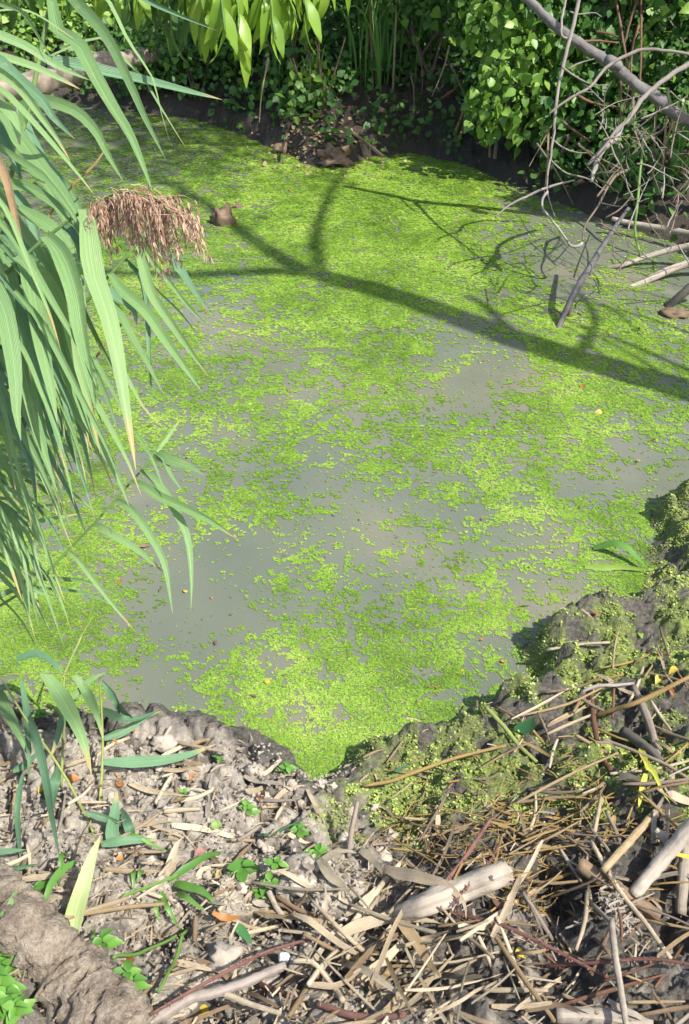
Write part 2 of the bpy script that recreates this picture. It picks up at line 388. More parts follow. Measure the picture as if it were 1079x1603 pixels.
def ground_h(x, y):
    shp = x.shape
    sd = signed_distance(x, y).reshape(shp)
    sdn = sd + 0.035 * fbm(x * 7, y * 7, 3, 3)
    far = sstep((y - 3.9) / 1.2)
    near_h = 0.085 * sstep(sdn / 0.11) + 0.20 * sstep(sdn / 1.05)
    far_h = 0.09 * sstep(sdn / 0.14) + 0.22 * sstep(sdn / 0.9) + 0.15 * sstep(sdn / 1.8) + 0.35 * sstep((sdn - 1) / 14)
    h = np.where(sdn > 0, near_h * (1 - far) + far_h * far, -0.42 * sstep(-sdn / 0.9) - 0.05 * sstep(-sdn / 0.05))
    land = sstep(sdn / 0.06)
    for px, py, r, a in BUMPS:
        c = P(px, py, 0.02 if py < 1200 else 0.17)
        h = h + a * np.exp(-(((x - c[0]) ** 2 + (y - c[1]) ** 2) / (r * r * .6))) * np.clip(land + (.4 if a > 0 and py < 1200 else 0), 0, 1)
    fine = (np.abs(x) < 1.6) & (y > 0.4) & (y < 3.2)
    xf, yf = x[fine], y[fine]
    warp = fbm(xf * 9, yf * 9, 3, 41) * 0.03
    f1, f2, idv = worley((xf + warp) * 13.5, (yf - warp) * 13.5, 11)
    g1, g2, idv2 = worley((xf - warp) * 41, (yf + warp) * 41, 23)
    dry = sstep((P(650, 1250, .1)[0] + 0.1 - xf) / 0.35) * sstep((2.05 - yf) / 0.3)
    clod = sstep((f2 - f1) / 0.28) * (0.25 + 0.9 * idv)
    clod2 = sstep((g2 - g1) / 0.35) * (0.2 + idv2)
    rough = fbm(xf * 24, yf * 24, 5, 31, 0.6)
    ridg = np.abs(fbm(xf * 11 + yf * 4, yf * 13, 4, 57))
    dl = np.zeros(shp)
    dl[fine] = dry * (0.034 * clod + 0.010 * clod2 + 0.006 * rough) + (1 - dry) * (0.044 * ridg + 0.017 * rough + 0.008 * clod2) + 0.048 * fbm(xf * 4, yf * 4, 2, 77)
    h = h + dl * sstep((sdn + 0.05) / 0.16)
    coarse = ~fine
    h[coarse] += ((0.05 * fbm(x[coarse] * 3, y[coarse] * 3, 5, 5, .6) + .03 * np.abs(vnoise(x[coarse] * 9, y[coarse] * 9, 6))) * land[coarse])
    return h, sd
def axis_lines(lo, hi, fine_lo, fine_hi, step, mid_lo, mid_hi, mstep):
    a = np.arange(fine_lo, fine_hi, step)
    left = np.arange(mid_lo, fine_lo, mstep); right = np.arange(fine_hi, mid_hi, mstep)
    g = np.cumsum(mstep * 1.25 ** np.arange(1, 60))
    far_r = (right[-1] if len(right) else fine_hi) + g; far_l = (left[0] if len(left) else fine_lo) - g
    return np.concatenate([far_l[far_l > lo][::-1], left, a, right, far_r[far_r < hi]])
GX = axis_lines(-150, 150, -1.15, 1.3, 0.0058, -5, 5, 0.045)
GY = axis_lines(-60, 200, 0.72, 2.75, 0.0058, 0, 10, 0.045)
gx, gy = np.meshgrid(GX, GY)
GH, GSD = ground_h(gx, gy)
def sample(grid, x, y):
    i = np.clip(np.searchsorted(GX, x) - 1, 0, len(GX) - 2); j = np.clip(np.searchsorted(GY, y) - 1, 0, len(GY) - 2)
    u = (x - GX[i]) / (GX[i + 1] - GX[i]); v = (y - GY[j]) / (GY[j + 1] - GY[j])
    return (grid[j, i] * (1 - u) + grid[j, i + 1] * u) * (1 - v) + (grid[j + 1, i] * (1 - u) + grid[j + 1, i + 1] * u) * v
def HT(x, y): return sample(GH, np.asarray(x, float), np.asarray(y, float))
def SD(x, y): return sample(GSD, np.asarray(x, float), np.asarray(y, float))
TS = np.linspace(0.9, 9.0, 1800)
def G(px, py):
    """Where the sight line through a photograph pixel meets the ground or the water."""
    r = ray(px, py); p = CO + TS[:, None] * r
    hit = np.nonzero(p[:, 2] < np.maximum(HT(p[:, 0], p[:, 1]), 0.0))[0]
    return p[hit[0]] if len(hit) else P(px, py)
def lie(px_pts, lift=0.008, n=None):
    """A line lying over the ground clods: ground points lifted to bridge the hollows."""
    pts = np.array([G(x, y) for x, y in px_pts])
    k = n or max(6, 3 * len(pts))
    q = resample(pts, k)
    g = np.maximum(HT(q[:, 0], q[:, 1]), 0)
    for _ in range(3):
        s = g.copy(); s[1:-1] = np.maximum(g[1:-1], 0.5 * (g[:-2] + g[2:])); g = s
    q[:, 2] = g + (lift if np.isscalar(lift) else np.interp(np.linspace(0, 1, k), np.linspace(0, 1, len(lift)), lift))
    return q

# ground sheet
ny, nx = GH.shape
idx = np.arange(ny * nx).reshape(ny, nx)
F = np.stack([idx[:-1, :-1], idx[:-1, 1:], idx[1:, 1:], idx[1:, :-1]], -1).reshape(-1, 4)
V = np.stack([gx, gy, GH], -1).reshape(-1, 3)
ppx, ppy = proj(np.where((V[:, 1:2] > 0.3), V, np.array([0, 0.3, 0.0])))
nz = fbm(gx * 5, gy * 5, 4, 91).ravel(); nz2 = fbm(gx * 16, gy * 16, 4, 97).ravel()
nearz = (V[:, 1] < 3.3)
sdv = GSD.ravel()
ridge_x = 560 + 0.35 * (ppy - 1250)
dry_shade = sstep((ridge_x + 70 * nz - ppx) / 110 + .5) * sstep((sdv - 0.10 + .06 * nz) / 0.10)
dry_shade = np.maximum(dry_shade, .6 * sstep((ppy - 1440 + 60 * nz) / 60) * sstep(.35 + 1.4 * nz2))
dry_shade *= 1 - .75 * sstep((ppy - 1400) / 120) * sstep(.25 - 1.3 * nz)  # ground below the straw heap darkened, its shade painted into the colour
dry_shade *= 1 - .85 * sstep((.02 - (GH - .5 * (np.roll(GH, 9, 0) + np.roll(GH, -9, 0))).ravel() - .026) / .01)  # hollows between clods darkened as well, painted shade
dry_shade = np.where(nearz, dry_shade, 0.0)
algv = sstep((ppx - 490 + 70 * nz) / 60) * sstep((1345 + 60 * nz - ppy) / 70) * sstep(0.66 + 1.1 * nz + .8 * nz2) * sstep((sdv + .05) / .05)
algv = np.where(nearz & (V[:, 0] > -.3), algv, 0)
sh = sstep((.07 - sdv) / .05) * sstep(.4 + nz2) * nearz
ALG = algv.reshape(ny, nx)
gm, n, l, b = new_mat('bank_soil')
tc = N(n, 'ShaderNodeTexCoord')
ad = N(n, 'ShaderNodeAttribute', attribute_name='dry'); aa = N(n, 'ShaderNodeAttribute', attribute_name='algae'); af = N(n, 'ShaderNodeAttribute', attribute_name='far')  # dry carries painted shade as well as dryness
n1 = noise(n, l, 14, 6, .65, tc.outputs['Object']); n2 = noise(n, l, 90, 6, .7, tc.outputs['Object']); n3 = noise(n, l, 420, 3, .7, tc.outputs['Object'])
vo = N(n, 'ShaderNodeTexVoronoi', feature='DISTANCE_TO_EDGE'); vo.inputs['Scale'].default_value = 60
wv = mixc(n, l, .06, tc.outputs['Object'], n2.outputs['Color']); l.new(wv, vo.inputs['Vector'])
dryc = ramp(n, [(.2, (.20, .165, .125)), (.42, (.36, .31, .245)), (.56, (.52, .465, .385)), (.75, (.62, .57, .49))])
l.new(math_(n, l, 'ADD', math_(n, l, 'MULTIPLY', n1.outputs[0], .55), math_(n, l, 'MULTIPLY', n2.outputs[0], .45)), dryc.inputs[0])
wetc = ramp(n, [(.25, (.04, .035, .029)), (.5, (.10, .09, .076)), (.74, (.235, .215, .19))]); l.new(n2.outputs[0], wetc.inputs[0])
c = mixc(n, l, ad.outputs['Fac'], wetc.outputs[0], dryc.outputs[0])
crk = ramp(n, [(0, (1, 1, 1)), (.05, (0, 0, 0))]); l.new(vo.outputs['Distance'], crk.inputs[0])
algc = ramp(n, [(.25, (.08, .10, .025)), (.5, (.19, .25, .05)), (.75, (.36, .42, .11))]); l.new(n2.outputs[0], algc.inputs[0])
afac = math_(n, l, 'MULTIPLY', aa.outputs['Fac'], math_(n, l, 'MULTIPLY', n1.outputs[0], 1.5))
c = mixc(n, l, afac, c, algc.outputs[0])
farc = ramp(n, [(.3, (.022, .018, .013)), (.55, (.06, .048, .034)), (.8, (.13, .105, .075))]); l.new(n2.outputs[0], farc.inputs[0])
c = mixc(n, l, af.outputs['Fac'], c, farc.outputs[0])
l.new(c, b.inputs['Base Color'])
ro = mixc(n, l, ad.outputs['Fac'], (.42, .42, .42), (.9, .9, .9)); l.new(ro, b.inputs['Roughness']); b.inputs['Specular IOR Level'].default_value = .35
hh = math_(n, l, 'ADD', math_(n, l, 'MULTIPLY', n2.outputs[0], 1.0), math_(n, l, 'MULTIPLY', n3.outputs[0], .35))
hh = math_(n, l, 'SUBTRACT', hh, math_(n, l, 'MULTIPLY', math_(n, l, 'MULTIPLY', crk.outputs[0], ad.outputs['Fac']), .12))
bump(n, l, b, hh, .9, .012)
ground = put('ground', V, F, gm, smooth=True, attrs={'dry': dry_shade, 'algae': algv, 'far': sstep((V[:, 1] - 3.4) / .5)})
tag(ground, kind='structure')

# water sheet: turbid grey-brown water
wm, n, l, b = new_mat('turbid_water')
tc = N(n, 'ShaderNodeTexCoord')
w1 = noise(n, l, 1.6, 3, .5, tc.outputs['Object']); w2 = noise(n, l, 6, 2, .5, tc.outputs['Object']); w3 = noise(n, l, 38, 2, .5, tc.outputs['Object'])
wr = ramp(n, [(.3, (.105, .122, .090)), (.5, (.128, .140, .102)), (.63, (.158, .155, .112)), (.78, (.195, .175, .122))]); l.new(w1.outputs[0], wr.inputs[0])
vs = N(n, 'ShaderNodeTexVoronoi'); vs.inputs['Scale'].default_value = 85; l.new(tc.outputs['Object'], vs.inputs['Vector'])
dust = ramp(n, [(.05, (1, 1, 1)), (.09, (0, 0, 0))]); l.new(vs.outputs['Distance'], dust.inputs[0])
sel = noise(n, l, 2.2, 4, .6, tc.outputs['Object']); selr = ramp(n, [(.45, (0, 0, 0)), (.65, (1, 1, 1))]); l.new(sel.outputs[0], selr.inputs[0])
wc = mixc(n, l, math_(n, l, 'MULTIPLY', math_(n, l, 'MULTIPLY', dust.outputs[0], selr.outputs[0]), .55), wr.outputs[0], (.26, .30, .12))
film = noise(n, l, 3.3, 6, .7, tc.outputs['Object']); film.inputs['Distortion'].default_value = 1.2
fr = ramp(n, [(.52, (.035, .035, .035)), (.68, (.16, .16, .16))]); l.new(film.outputs[0], fr.inputs[0]); l.new(fr.outputs[0], b.inputs['Roughness'])
l.new(wc, b.inputs['Base Color']); b.inputs['IOR'].default_value = 1.33
b.inputs['Specular IOR Level'].default_value = .5
bump(n, l, b, math_(n, l, 'ADD', w2.outputs[0], math_(n, l, 'MULTIPLY', w3.outputs[0], .12)), .22, .02)
c0 = SHORE.mean(0)
ring = nrm(SHORE - c0) * .5 + SHORE
water = put('pond_water', [(x, y, 0) for x, y in ring], [list(range(len(ring)))], wm); tag(water, kind='structure')

# duckweed: a floating carpet of small fronds, thick here and torn open there
COVER = [(50, 170, .2), (150, 200, .25), (150, 250, .42), (250, 230, .5), (350, 260, .72), (400, 300, .85), (250, 330, .7), (300, 430, .8), (150, 270, .45), (600, 300, .97), (700, 290, .97), (500, 330, .93), (600, 380, .88),
 (640, 270, .8), (700, 360, .93), (790, 380, .6), (860, 390, .18), (900, 400, .05), (950, 400, .2), (830, 340, .45), (1000, 430, .55), (1060, 430, .15), (800, 450, .65), (700, 430, .85), (450, 400, .85),
 (560, 470, .88), (450, 480, .78), (350, 470, .5), (345, 515, .3), (440, 570, .35), (300, 540, .65), (260, 600, .62), (400, 620, .72), (550, 530, .85), (630, 580, .95), (560, 560, .5), (700, 600, .06),
 (770, 600, .12), (720, 540, .3), (900, 560, .8), (1000, 580, .7), (1060, 600, .5), (850, 650, .78), (950, 650, .85), (1040, 680, .6), (1050, 720, .03), (1000, 740, .25), (930, 740, .2), (800, 740, .62),
 (890, 710, .75), (700, 680, .62), (620, 640, .66), (500, 660, .6), (400, 680, .65), (300, 690, .55), (200, 640, .65), (150, 680, .7), (340, 740, .4), (270, 760, .1), (420, 720, .33), (600, 720, .5),
 (520, 740, .33), (680, 750, .42), (450, 770, .5), (600, 790, .33), (330, 800, .72), (400, 800, .72), (500, 820, .25), (560, 850, .05), (620, 830, .28), (700, 800, .55), (700, 870, .28), (800, 770, .68),
 (760, 860, .33), (850, 820, .68), (950, 800, .62), (900, 880, .52), (960, 870, .9), (1030, 820, .9), (980, 920, .95), (900, 930, .62), (850, 940, .28), (800, 900, .1), (420, 860, .03), (340, 900, .0),
 (260, 870, .1), (200, 860, .78), (140, 900, .9), (100, 820, .62), (50, 900, .85), (60, 990, .9), (140, 960, .8), (230, 930, .2), (300, 960, .0), (400, 950, .02), (350, 1000, .05), (480, 900, .68),
 (440, 910, .62), (520, 950, .78), (540, 920, .25), (600, 960, .38), (640, 890, .5), (700, 960, .8), (760, 960, .85), (820, 1000, .45), (650, 1010, .85), (570, 1010, .72), (450, 1020, .78), (500, 1030, .9),
 (380, 1060, .35), (330, 1050, .9), (240, 1080, .08), (200, 1050, .6), (300, 1090, .22), (420, 1110, .85), (500, 1120, .6), (520, 1180, 1.0), (450, 1160, .95), (600, 1100, .85), (700, 1090, .85),
 (620, 1140, .95), (780, 1060, .38), (730, 1020, .72), (560, 1060, .75), (100, 1080, .85), (-100, 600, .7), (-100, 950, .8), (1180, 600, .6), (1150, 480, .4), (500, 1210, 1.0), (480, 1195, 1.0)]
CV = np.array(COVER)
def cover(px, py):
    sx, sy = 1.0, 1.35
    num = np.zeros_like(px); den = np.zeros_like(px)
    for x, y, c in COVER:
        s = 34 + 0.018 * max(0, y - 200)
        w = np.exp(-(((px - x) * sx) ** 2 + ((py - y) * sy) ** 2) / (2 * s * s)) + 1e-9
        num += w * c; den += w
    return num / den
def sow(ylo, yhi, size, dens, seed):
    half = 0.36 * (yhi / math.cos(PITCH) + 1.0) + .45
    A_ = (yhi - ylo) * 2 * half
    m = int(dens * A_)
    r = np.random.default_rng(seed)
    x = r.uniform(-half, half, m); y = r.uniform(ylo, yhi, m)
    px, py = proj(np.stack([x, y, np.zeros(m)], -1))
    ok = (px > -190) & (px < 1260) & (SD(x, y) < 0.03) & (HT(x, y) < 0.004)
    x, y, px, py = x[ok], y[ok], px[ok], py[ok]
    c = cover(px + 14 * vnoise(x * 6, y * 6, 8), py + 10 * vnoise(x * 6, y * 6, 9))
    f = 0.42 * vnoise(x * 5, y * 6, 61) + 0.48 * vnoise(x * 12, y * 14, 62) + 0.55 * vnoise(x * 27, y * 30, 63) + .62 * vnoise(x * 58, y * 62, 64)
    f = f * 0.60
    thr = np.interp(c, [0, .05, .2, .35, .5, .65, .8, .9, 1.0], [1.1, .48, .25, .13, .03, -.05, -.14, -.26, -.75])
    keep = f > thr
    keep |= r.random(len(x)) < 0.004 + .022 * c
    x, y, c = x[keep], y[keep], c[keep]
    k = len(x)
    s = size * np.clip(np.exp(r.normal(-.22, .28, k)), .35, 1.5)
    a = r.uniform(0, 2 * np.pi, k)
    tilt = r.normal(0, .055, (k, 2))
    A = np.stack([np.cos(a), np.sin(a), tilt[:, 0]], -1) * s[:, None]
    B = np.stack([-np.sin(a), np.cos(a), tilt[:, 1]], -1) * (s * r.uniform(.55, .9, k))[:, None]
    C = np.tile([0, 0, 1.0], (k, 1)) * s[:, None]
    pos = np.stack([x, y, 0.001 + .0016 * r.random(k) + .35 * s * np.abs(tilt).max(1)], -1)
    tone = np.clip(.5 + .36 * fbm(x * 2.5, y * 2.5, 3, 15) + .2 * vnoise(x * 14, y * 14, 19) + r.normal(0, .17, k), 0.07, .96)
    tone = np.where(r.random(k) < .012, r.choice([0.0, 1.0], k), tone)
    return pos, A, B, C, tone
HEX = np.array([[1, .1, .05], [.45, .75, 0], [-.55, .62, .08], [-1, -.08, 0], [-.45, -.7, .05], [.55, -.62, .0]])
HEXF = np.arange(6)[None, :]
bits = [sow(1.5, 2.35, .0036, 120000, 1), sow(2.35, 3.1, .0043, 90000, 2), sow(3.1, 4.1, .0056, 58000, 3), sow(4.1, 5.5, .0078, 30000, 4), sow(5.5, 9.2, .0115, 13500, 5)]
pos, A, B, C, tone = [np.concatenate(z) for z in zip(*bits)]
V, F = scatter(HEX, HEXF, pos, A, B, C)
dm, n, l, b = new_mat('duckweed_frond')
at = N(n, 'ShaderNodeAttribute', attribute_name='v')
r_ = ramp(n, [(0.0, (.10, .085, .02)), (.06, (.07, .125, .012)), (.25, (.104, .192, .018)), (.55, (.152, .266, .026)), (.8, (.205, .33, .042)), (.97, (.29, .37, .075)), (1.0, (.34, .27, .07))]); l.new(at.outputs['Fac'], r_.inputs[0])
l.new(r_.outputs[0], b.inputs['Base Color']); b.inputs['Roughness'].default_value = .42; b.inputs['Specular IOR Level'].default_value = .35
b.inputs['Subsurface Weight'].default_value = 0
dw = put('duckweed', V, F, dm, attrs={'v': np.repeat(tone, 6)})
tag(dw, 'bright green carpet of duckweed floating in torn patches on the pond', 'duckweed', kind='stuff')

# bits of drowned leaf and twig caught in the duckweed
r = np.random.default_rng(23); m = 1500
x = r.uniform(-2.2, 2.2, m); y = r.uniform(1.7, 6.6, m); k_ = SD(x, y) < -.03; x, y = x[k_], y[k_]; m = len(x)
a = r.uniform(0, 6.28, m); L = np.exp(r.normal(-4.55, .5, m)); Wd = L * r.uniform(.12, .4, m)
V, F = scatter(np.array([[-.5, 0, 0], [0, -.5, .1], [.5, 0, .05], [0, .5, .08]]), np.array([[0, 1, 2, 3]]), np.stack([x, y, np.full(m, .007)], -1), np.stack([np.cos(a), np.sin(a), r.normal(0, .1, m)], -1) * L[:, None],
               np.stack([-np.sin(a), np.cos(a), r.normal(0, .2, m)], -1) * Wd[:, None], np.tile([0, 0, 1.0], (m, 1)) * L[:, None])
tag(put('pond_debris', V, F, M['brown'], attrs={'v': np.repeat(r.random(m), 4)}), 'dark bits of drowned leaf and twig caught in the duckweed', 'debris', kind='stuff')

# stranded duckweed and algae on the wet bank
r = np.random.default_rng(21)
m = 260000
x = r.uniform(-.35, 1.35, m); y = r.uniform(1.1, 3.0, m)
al = sample(ALG, x, y); hz = HT(x, y)
keep = (al * (.55 + .9 * vnoise(x * 22, y * 22, 33)) > r.uniform(.15, .9, m)) & (hz > -.01)
x, y, hz = x[keep], y[keep], hz[keep]; k = len(x)
s = .0036 * r.uniform(.5, 1.4, k); a = r.uniform(0, 2 * np.pi, k); t1, t2 = r.normal(0, .25, k), r.normal(0, .25, k)
A = np.stack([np.cos(a), np.sin(a), t1], -1) * s[:, None]; B = np.stack([-np.sin(a), np.cos(a), t2], -1) * (s * .75)[:, None]
pos = np.stack([x, y, hz + .001 + .003 * r.random(k)], -1)
tone = np.clip(.42 + .5 * vnoise(x * 7, y * 7, 71) + r.normal(0, .18, k), .01, .99)
V, F = scatter(HEX, HEXF, pos, A, B, np.tile([0, 0, 1.0], (k, 1)) * s[:, None])
sm, n, l, b = new_mat('stranded_weed')
at = N(n, 'ShaderNodeAttribute', attribute_name='v')
r_ = ramp(n, [(0.0, (.08, .09, .03)), (.35, (.19, .24, .05)), (.65, (.28, .38, .06)), (1.0, (.44, .48, .14))]); l.new(at.outputs['Fac'], r_.inputs[0])
l.new(r_.outputs[0], b.inputs['Base Color']); b.inputs['Roughness'].default_value = .55
tag(put('stranded_duckweed', V, F, sm, attrs={'v': np.repeat(tone, 6)}), 'green slime of stranded duckweed coating the wet mud bank', 'duckweed', kind='stuff')
# ------------------------------------------------------------------ trees, shrubs and banks beyond the water
def leaf_mesh(name, T, mat, n=3):
    out = []
    for i in range(n):
        r = np.random.default_rng(100 + i + len(name))
        V = T * np.array([1, r.uniform(.85, 1.15), r.uniform(.5, 1.8)]) + r.normal(0, .008, T.shape) * [1, 1, 2]
        out.append(mesh_np(name, V, LEAF_T if len(T) == 8 else LEAF2, mat, smooth=len(T) != 8))
    return out
def crown_points(k, c, rad, r, shell=.45, facing=None):
    d = nrm(r.normal(0, 1, (k, 3)))
    if facing is not None:
        bad = d @ facing < -.15
        d[bad] -= 2 * (d[bad] @ facing)[:, None] * facing
    rr = r.uniform(shell, 1.0, k) ** .7
    lump = 1 + .35 * vnoise(d[:, 0] * 3 + c[0] * 7, d[:, 1] * 3 + d[:, 2] * 4, 5)
    return np.asarray(c) + d * (rr * lump)[:, None] * np.asarray(rad), d
def leaf_frames(d, r, droop=.5, spread=.6, toward=(0.3, -.6, .7)):
    k = len(d)
    ax = nrm(d * .5 + r.normal(0, spread, (k, 3)) + np.array([0, 0, -droop]))
    nn = nrm(np.asarray(toward) + r.normal(0, .55, (k, 3)))
    return frames(ax, nn)
TOCAM = nrm(np.array([0.1, -1, .25]))
def shrub(name, base, label, cat, crown, mats, size, n_stuff, n_parts, T=OVATE, stems=6, seed=0, group=None, droop=.5, stem_mat='twig_dark', extra=()):
    """A shrub: stems, a deep mass of foliage and, towards the water, leaves of their own. crown: list of (cx, cy, cz, rx, ry, rz)."""
    r = np.random.default_rng(seed + 500); random.seed(seed)
    t = thing(name, base, label, cat, group)
    tot = sum(c[3] * c[5] for c in crown)
    Ps, Ds = [], []
    for c in crown:
        p, d = crown_points(int(n_stuff * c[3] * c[5] / tot), c[:3], c[3:], r, .15)
        Ps.append(p); Ds.append(d)
    p = np.vstack(Ps); d = np.vstack(Ds)
    clump = vnoise(p[:, 0] * 4 + p[:, 2] * 2, p[:, 1] * 4 - p[:, 2] * 3, seed)
    keep = (p[:, 2] > np.maximum(HT(p[:, 0], p[:, 1]), 0) + .03) & (clump > -.42)
    p, d = p[keep], d[keep]
    A, B, C = leaf_frames(d, r, droop)
    s = size * r.uniform(.55, 1.1, len(p))[:, None]
    V, F = scatter(T, LEAF_T, p, A * s, B * s, C * s)
    tag(put('foliage', V, F, M[mats[0]], t, attrs={'v': np.repeat(r.random(len(p)), len(T))}), kind='stuff')
    parts = []
    for i in range(stems):
        c = crown[i % len(crown)]
        e = np.array(c[:3]) + r.normal(0, .35, 3) * np.array(c[3:])
        b0 = np.array(base) + np.array([r.normal(0, .12), r.normal(0, .08), -.03])
        mid = (b0 + e) / 2 + np.array([r.normal(0, .08), r.normal(0, .08), .12])
        put('stem', *tube(resample([b0, mid, e], 8), [.012, .008, .004], 5)[:2], M[stem_mat], t)
    me = leaf_mesh('leaf', HEART2 if T is OVATE else T, M[mats[1]], 4)
    q, d = [], []
    for c in crown:
        a_, b_ = crown_points(int(round(n_parts * c[3] * c[5] / tot)), c[:3], np.array(c[3:]) * 1.03, r, .8, TOCAM)
        q.append(a_); d.append(b_)
    q = np.vstack(q); d = np.vstack(d)
    A, B, C = leaf_frames(d, r, droop, .5)
    for i in range(len(q)):
        if q[i, 2] < .05: continue
        s = size * r.uniform(.7, 1.25)
        inst('leaf', me[i % 4], (np.stack([A[i], B[i], C[i]], -1) * s, q[i]), t)
    return t
def blade_tuft(name, base, label, cat, n, h, spread, mat, seed, group=None, lean=(0, -.3, 0), w=.012, stalks=0):
    """A tuft of long grass or sedge: every blade a part."""
    r = np.random.default_rng(seed); t = thing(name, base, label, cat, group)
    for i in range(n):
        b0 = np.array(base) + np.array([r.normal(0, spread * .35), r.normal(0, spread * .25), -.02])
        dr = nrm(np.array([r.normal(0, .7), r.normal(0, .5), 0]) + np.array(lean)); hh = h * r.uniform(.55, 1.15)
        pts = [b0, b0 + dr * spread * .15 + [0, 0, hh * .55], b0 + dr * spread * .6 + [0, 0, hh * .95], b0 + dr * spread * 1.25 + [0, 0, hh * r.uniform(.55, 1.0)]]
        V, F, uv = ribbon(resample(pts, 9), w * r.uniform(.7, 1.3), r.normal(0, .5), .2)
        put('blade', V, F, M[mat], t, uv=uv, smooth=True)
    for i in range(stalks):
        b0 = np.array(base) + np.array([r.normal(0, spread * .4), r.normal(0, spread * .2), -.02])
        e = b0 + np.array([r.normal(0, .08), r.normal(0, .08), h * r.uniform(.7, 1.2)])
        v, f, uv = tube(resample([b0, (b0 + e) / 2 + r.normal(0, .012, 3), e], 6), [.007, .005], 5)
        put('stalk', v, f, M['tan'], t, uv=uv)
    return t
def onbank(px, py, back):
    """A spot `back` metres behind where the sight line meets the water level."""
    p = P(px, py); u = nrm(np.array([p[0], p[1]])); q = p[:2] + u * back
    return np.array([q[0], q[1], max(float(HT(q[0], q[1])), 0.0)])
fg = 'shrubs along the far bank'
# bright creeper spilling over the far bank
b0 = onbank(800, 290, .35)
shrub('creeper', b0, 'sunlit creeper with broad pale green leaves spilling down the far bank', 'creeper',
      [(b0[0] + .02, b0[1] - .18, .62, .34, .3, .42), (b0[0] - .12, b0[1] + .1, 1.05, .36, .3, .35), (b0[0] + .28, b0[1] + .05, .55, .22, .25, .25), (b0[0] - .2, b0[1] - .1, .45, .18, .2, .22)],
      ('bramble', 'bramble'), .068, 1500, 270, seed=1, group=fg, droop=.9)
b0 = onbank(660, 240, .75)
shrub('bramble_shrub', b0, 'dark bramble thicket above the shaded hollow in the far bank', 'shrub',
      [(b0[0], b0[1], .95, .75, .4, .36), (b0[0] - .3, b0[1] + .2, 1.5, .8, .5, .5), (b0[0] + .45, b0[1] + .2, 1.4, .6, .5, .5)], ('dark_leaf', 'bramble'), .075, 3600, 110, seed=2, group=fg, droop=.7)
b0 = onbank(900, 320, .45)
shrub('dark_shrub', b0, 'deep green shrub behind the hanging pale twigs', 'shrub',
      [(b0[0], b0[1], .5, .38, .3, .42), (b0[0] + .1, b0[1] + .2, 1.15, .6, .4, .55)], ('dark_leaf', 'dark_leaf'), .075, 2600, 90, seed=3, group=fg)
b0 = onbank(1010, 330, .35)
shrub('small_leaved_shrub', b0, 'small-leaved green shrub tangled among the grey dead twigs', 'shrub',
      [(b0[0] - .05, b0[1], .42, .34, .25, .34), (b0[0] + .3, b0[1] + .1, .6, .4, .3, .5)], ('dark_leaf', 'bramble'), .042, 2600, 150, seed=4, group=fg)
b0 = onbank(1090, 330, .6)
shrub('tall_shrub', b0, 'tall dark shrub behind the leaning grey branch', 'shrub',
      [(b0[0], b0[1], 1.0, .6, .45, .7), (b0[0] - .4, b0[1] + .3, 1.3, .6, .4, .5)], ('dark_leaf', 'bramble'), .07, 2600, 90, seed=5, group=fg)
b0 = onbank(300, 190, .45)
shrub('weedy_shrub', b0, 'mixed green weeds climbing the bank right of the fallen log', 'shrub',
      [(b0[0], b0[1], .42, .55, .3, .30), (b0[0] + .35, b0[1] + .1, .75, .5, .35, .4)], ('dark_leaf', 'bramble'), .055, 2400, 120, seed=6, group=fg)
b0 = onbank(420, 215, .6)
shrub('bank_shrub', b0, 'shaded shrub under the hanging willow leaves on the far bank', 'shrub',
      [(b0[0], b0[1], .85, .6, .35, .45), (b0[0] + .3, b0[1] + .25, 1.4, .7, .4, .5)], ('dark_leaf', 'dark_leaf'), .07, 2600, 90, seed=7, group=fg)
b0 = onbank(500, 225, .22)
shrub('nettle_clump', b0, 'sunlit clump of weeds beside the dry stalks above the bare spit', 'weed',
      [(b0[0] - .05, b0[1], .30, .17, .12, .20), (b0[0] + .14, b0[1] + .05, .22, .12, .1, .14)], ('bramble', 'bramble'), .05, 420, 100, seed=8, stem_mat='stem_green')
# beyond the fallen log and behind everything: sunlit weeds, then taller bushes
for k, (px, py, bk, cx, lab, mt, sz, rz) in enumerate([
        (30, 150, .75, .8, 'sunny light green weeds behind the butt of the fallen log', ('light_leaf', 'light_leaf'), .06, .45),
        (160, 150, .9, .8, 'pale yellow-green bush behind the middle of the fallen log', ('light_leaf', 'light_leaf'), .065, .5),
        (290, 165, .95, .7, 'light green bush behind the thin end of the fallen log', ('light_leaf', 'bramble'), .06, .5)]):
    b0 = onbank(px, py, bk)
    shrub('light_bush', b0, lab, 'bush', [(b0[0], b0[1], .55, cx, .4, rz), (b0[0] + .3, b0[1] + .5, 1.0, cx, .5, rz)], mt, sz, 2600, 120, seed=20 + k, group='light bushes behind the log')
for k, (x, y, h, rx) in enumerate([(-6.2, 11.5, 2.6, 1.6), (-3.6, 12.2, 2.9, 1.7), (-1.2, 10.6, 2.6, 1.5), (.9, 9.4, 2.7, 1.4), (2.9, 8.8, 2.8, 1.4), (4.7, 7.9, 2.9, 1.4), (-8.5, 9.5, 2.8, 1.7), (6.0, 6.2, 2.6, 1.4)]):
    b0 = np.array([x, y, float(HT(x, y))])
    labs = ['big bush at the back left beyond the light weeds', 'big bush at the back beyond the fallen log', 'big bush at the back above the shaded bank', 'dark bush at the back in the middle of the far bank',
            'dark bush at the back above the sunlit creeper', 'dark bush at the back above the dead branch', 'outlying bush at the far left of the pond', 'outlying bush at the far right of the pond']
    shrub('background_bush', b0, labs[k], 'bush', [(x, y, h * .42, rx, .8, h * .42), (x + .4, y + .6, h * .75, rx * .8, .8, h * .35)], ('dark_leaf', 'dark_leaf'), .13, 3400, 0, seed=40 + k, group='bushes at the back', stems=5)

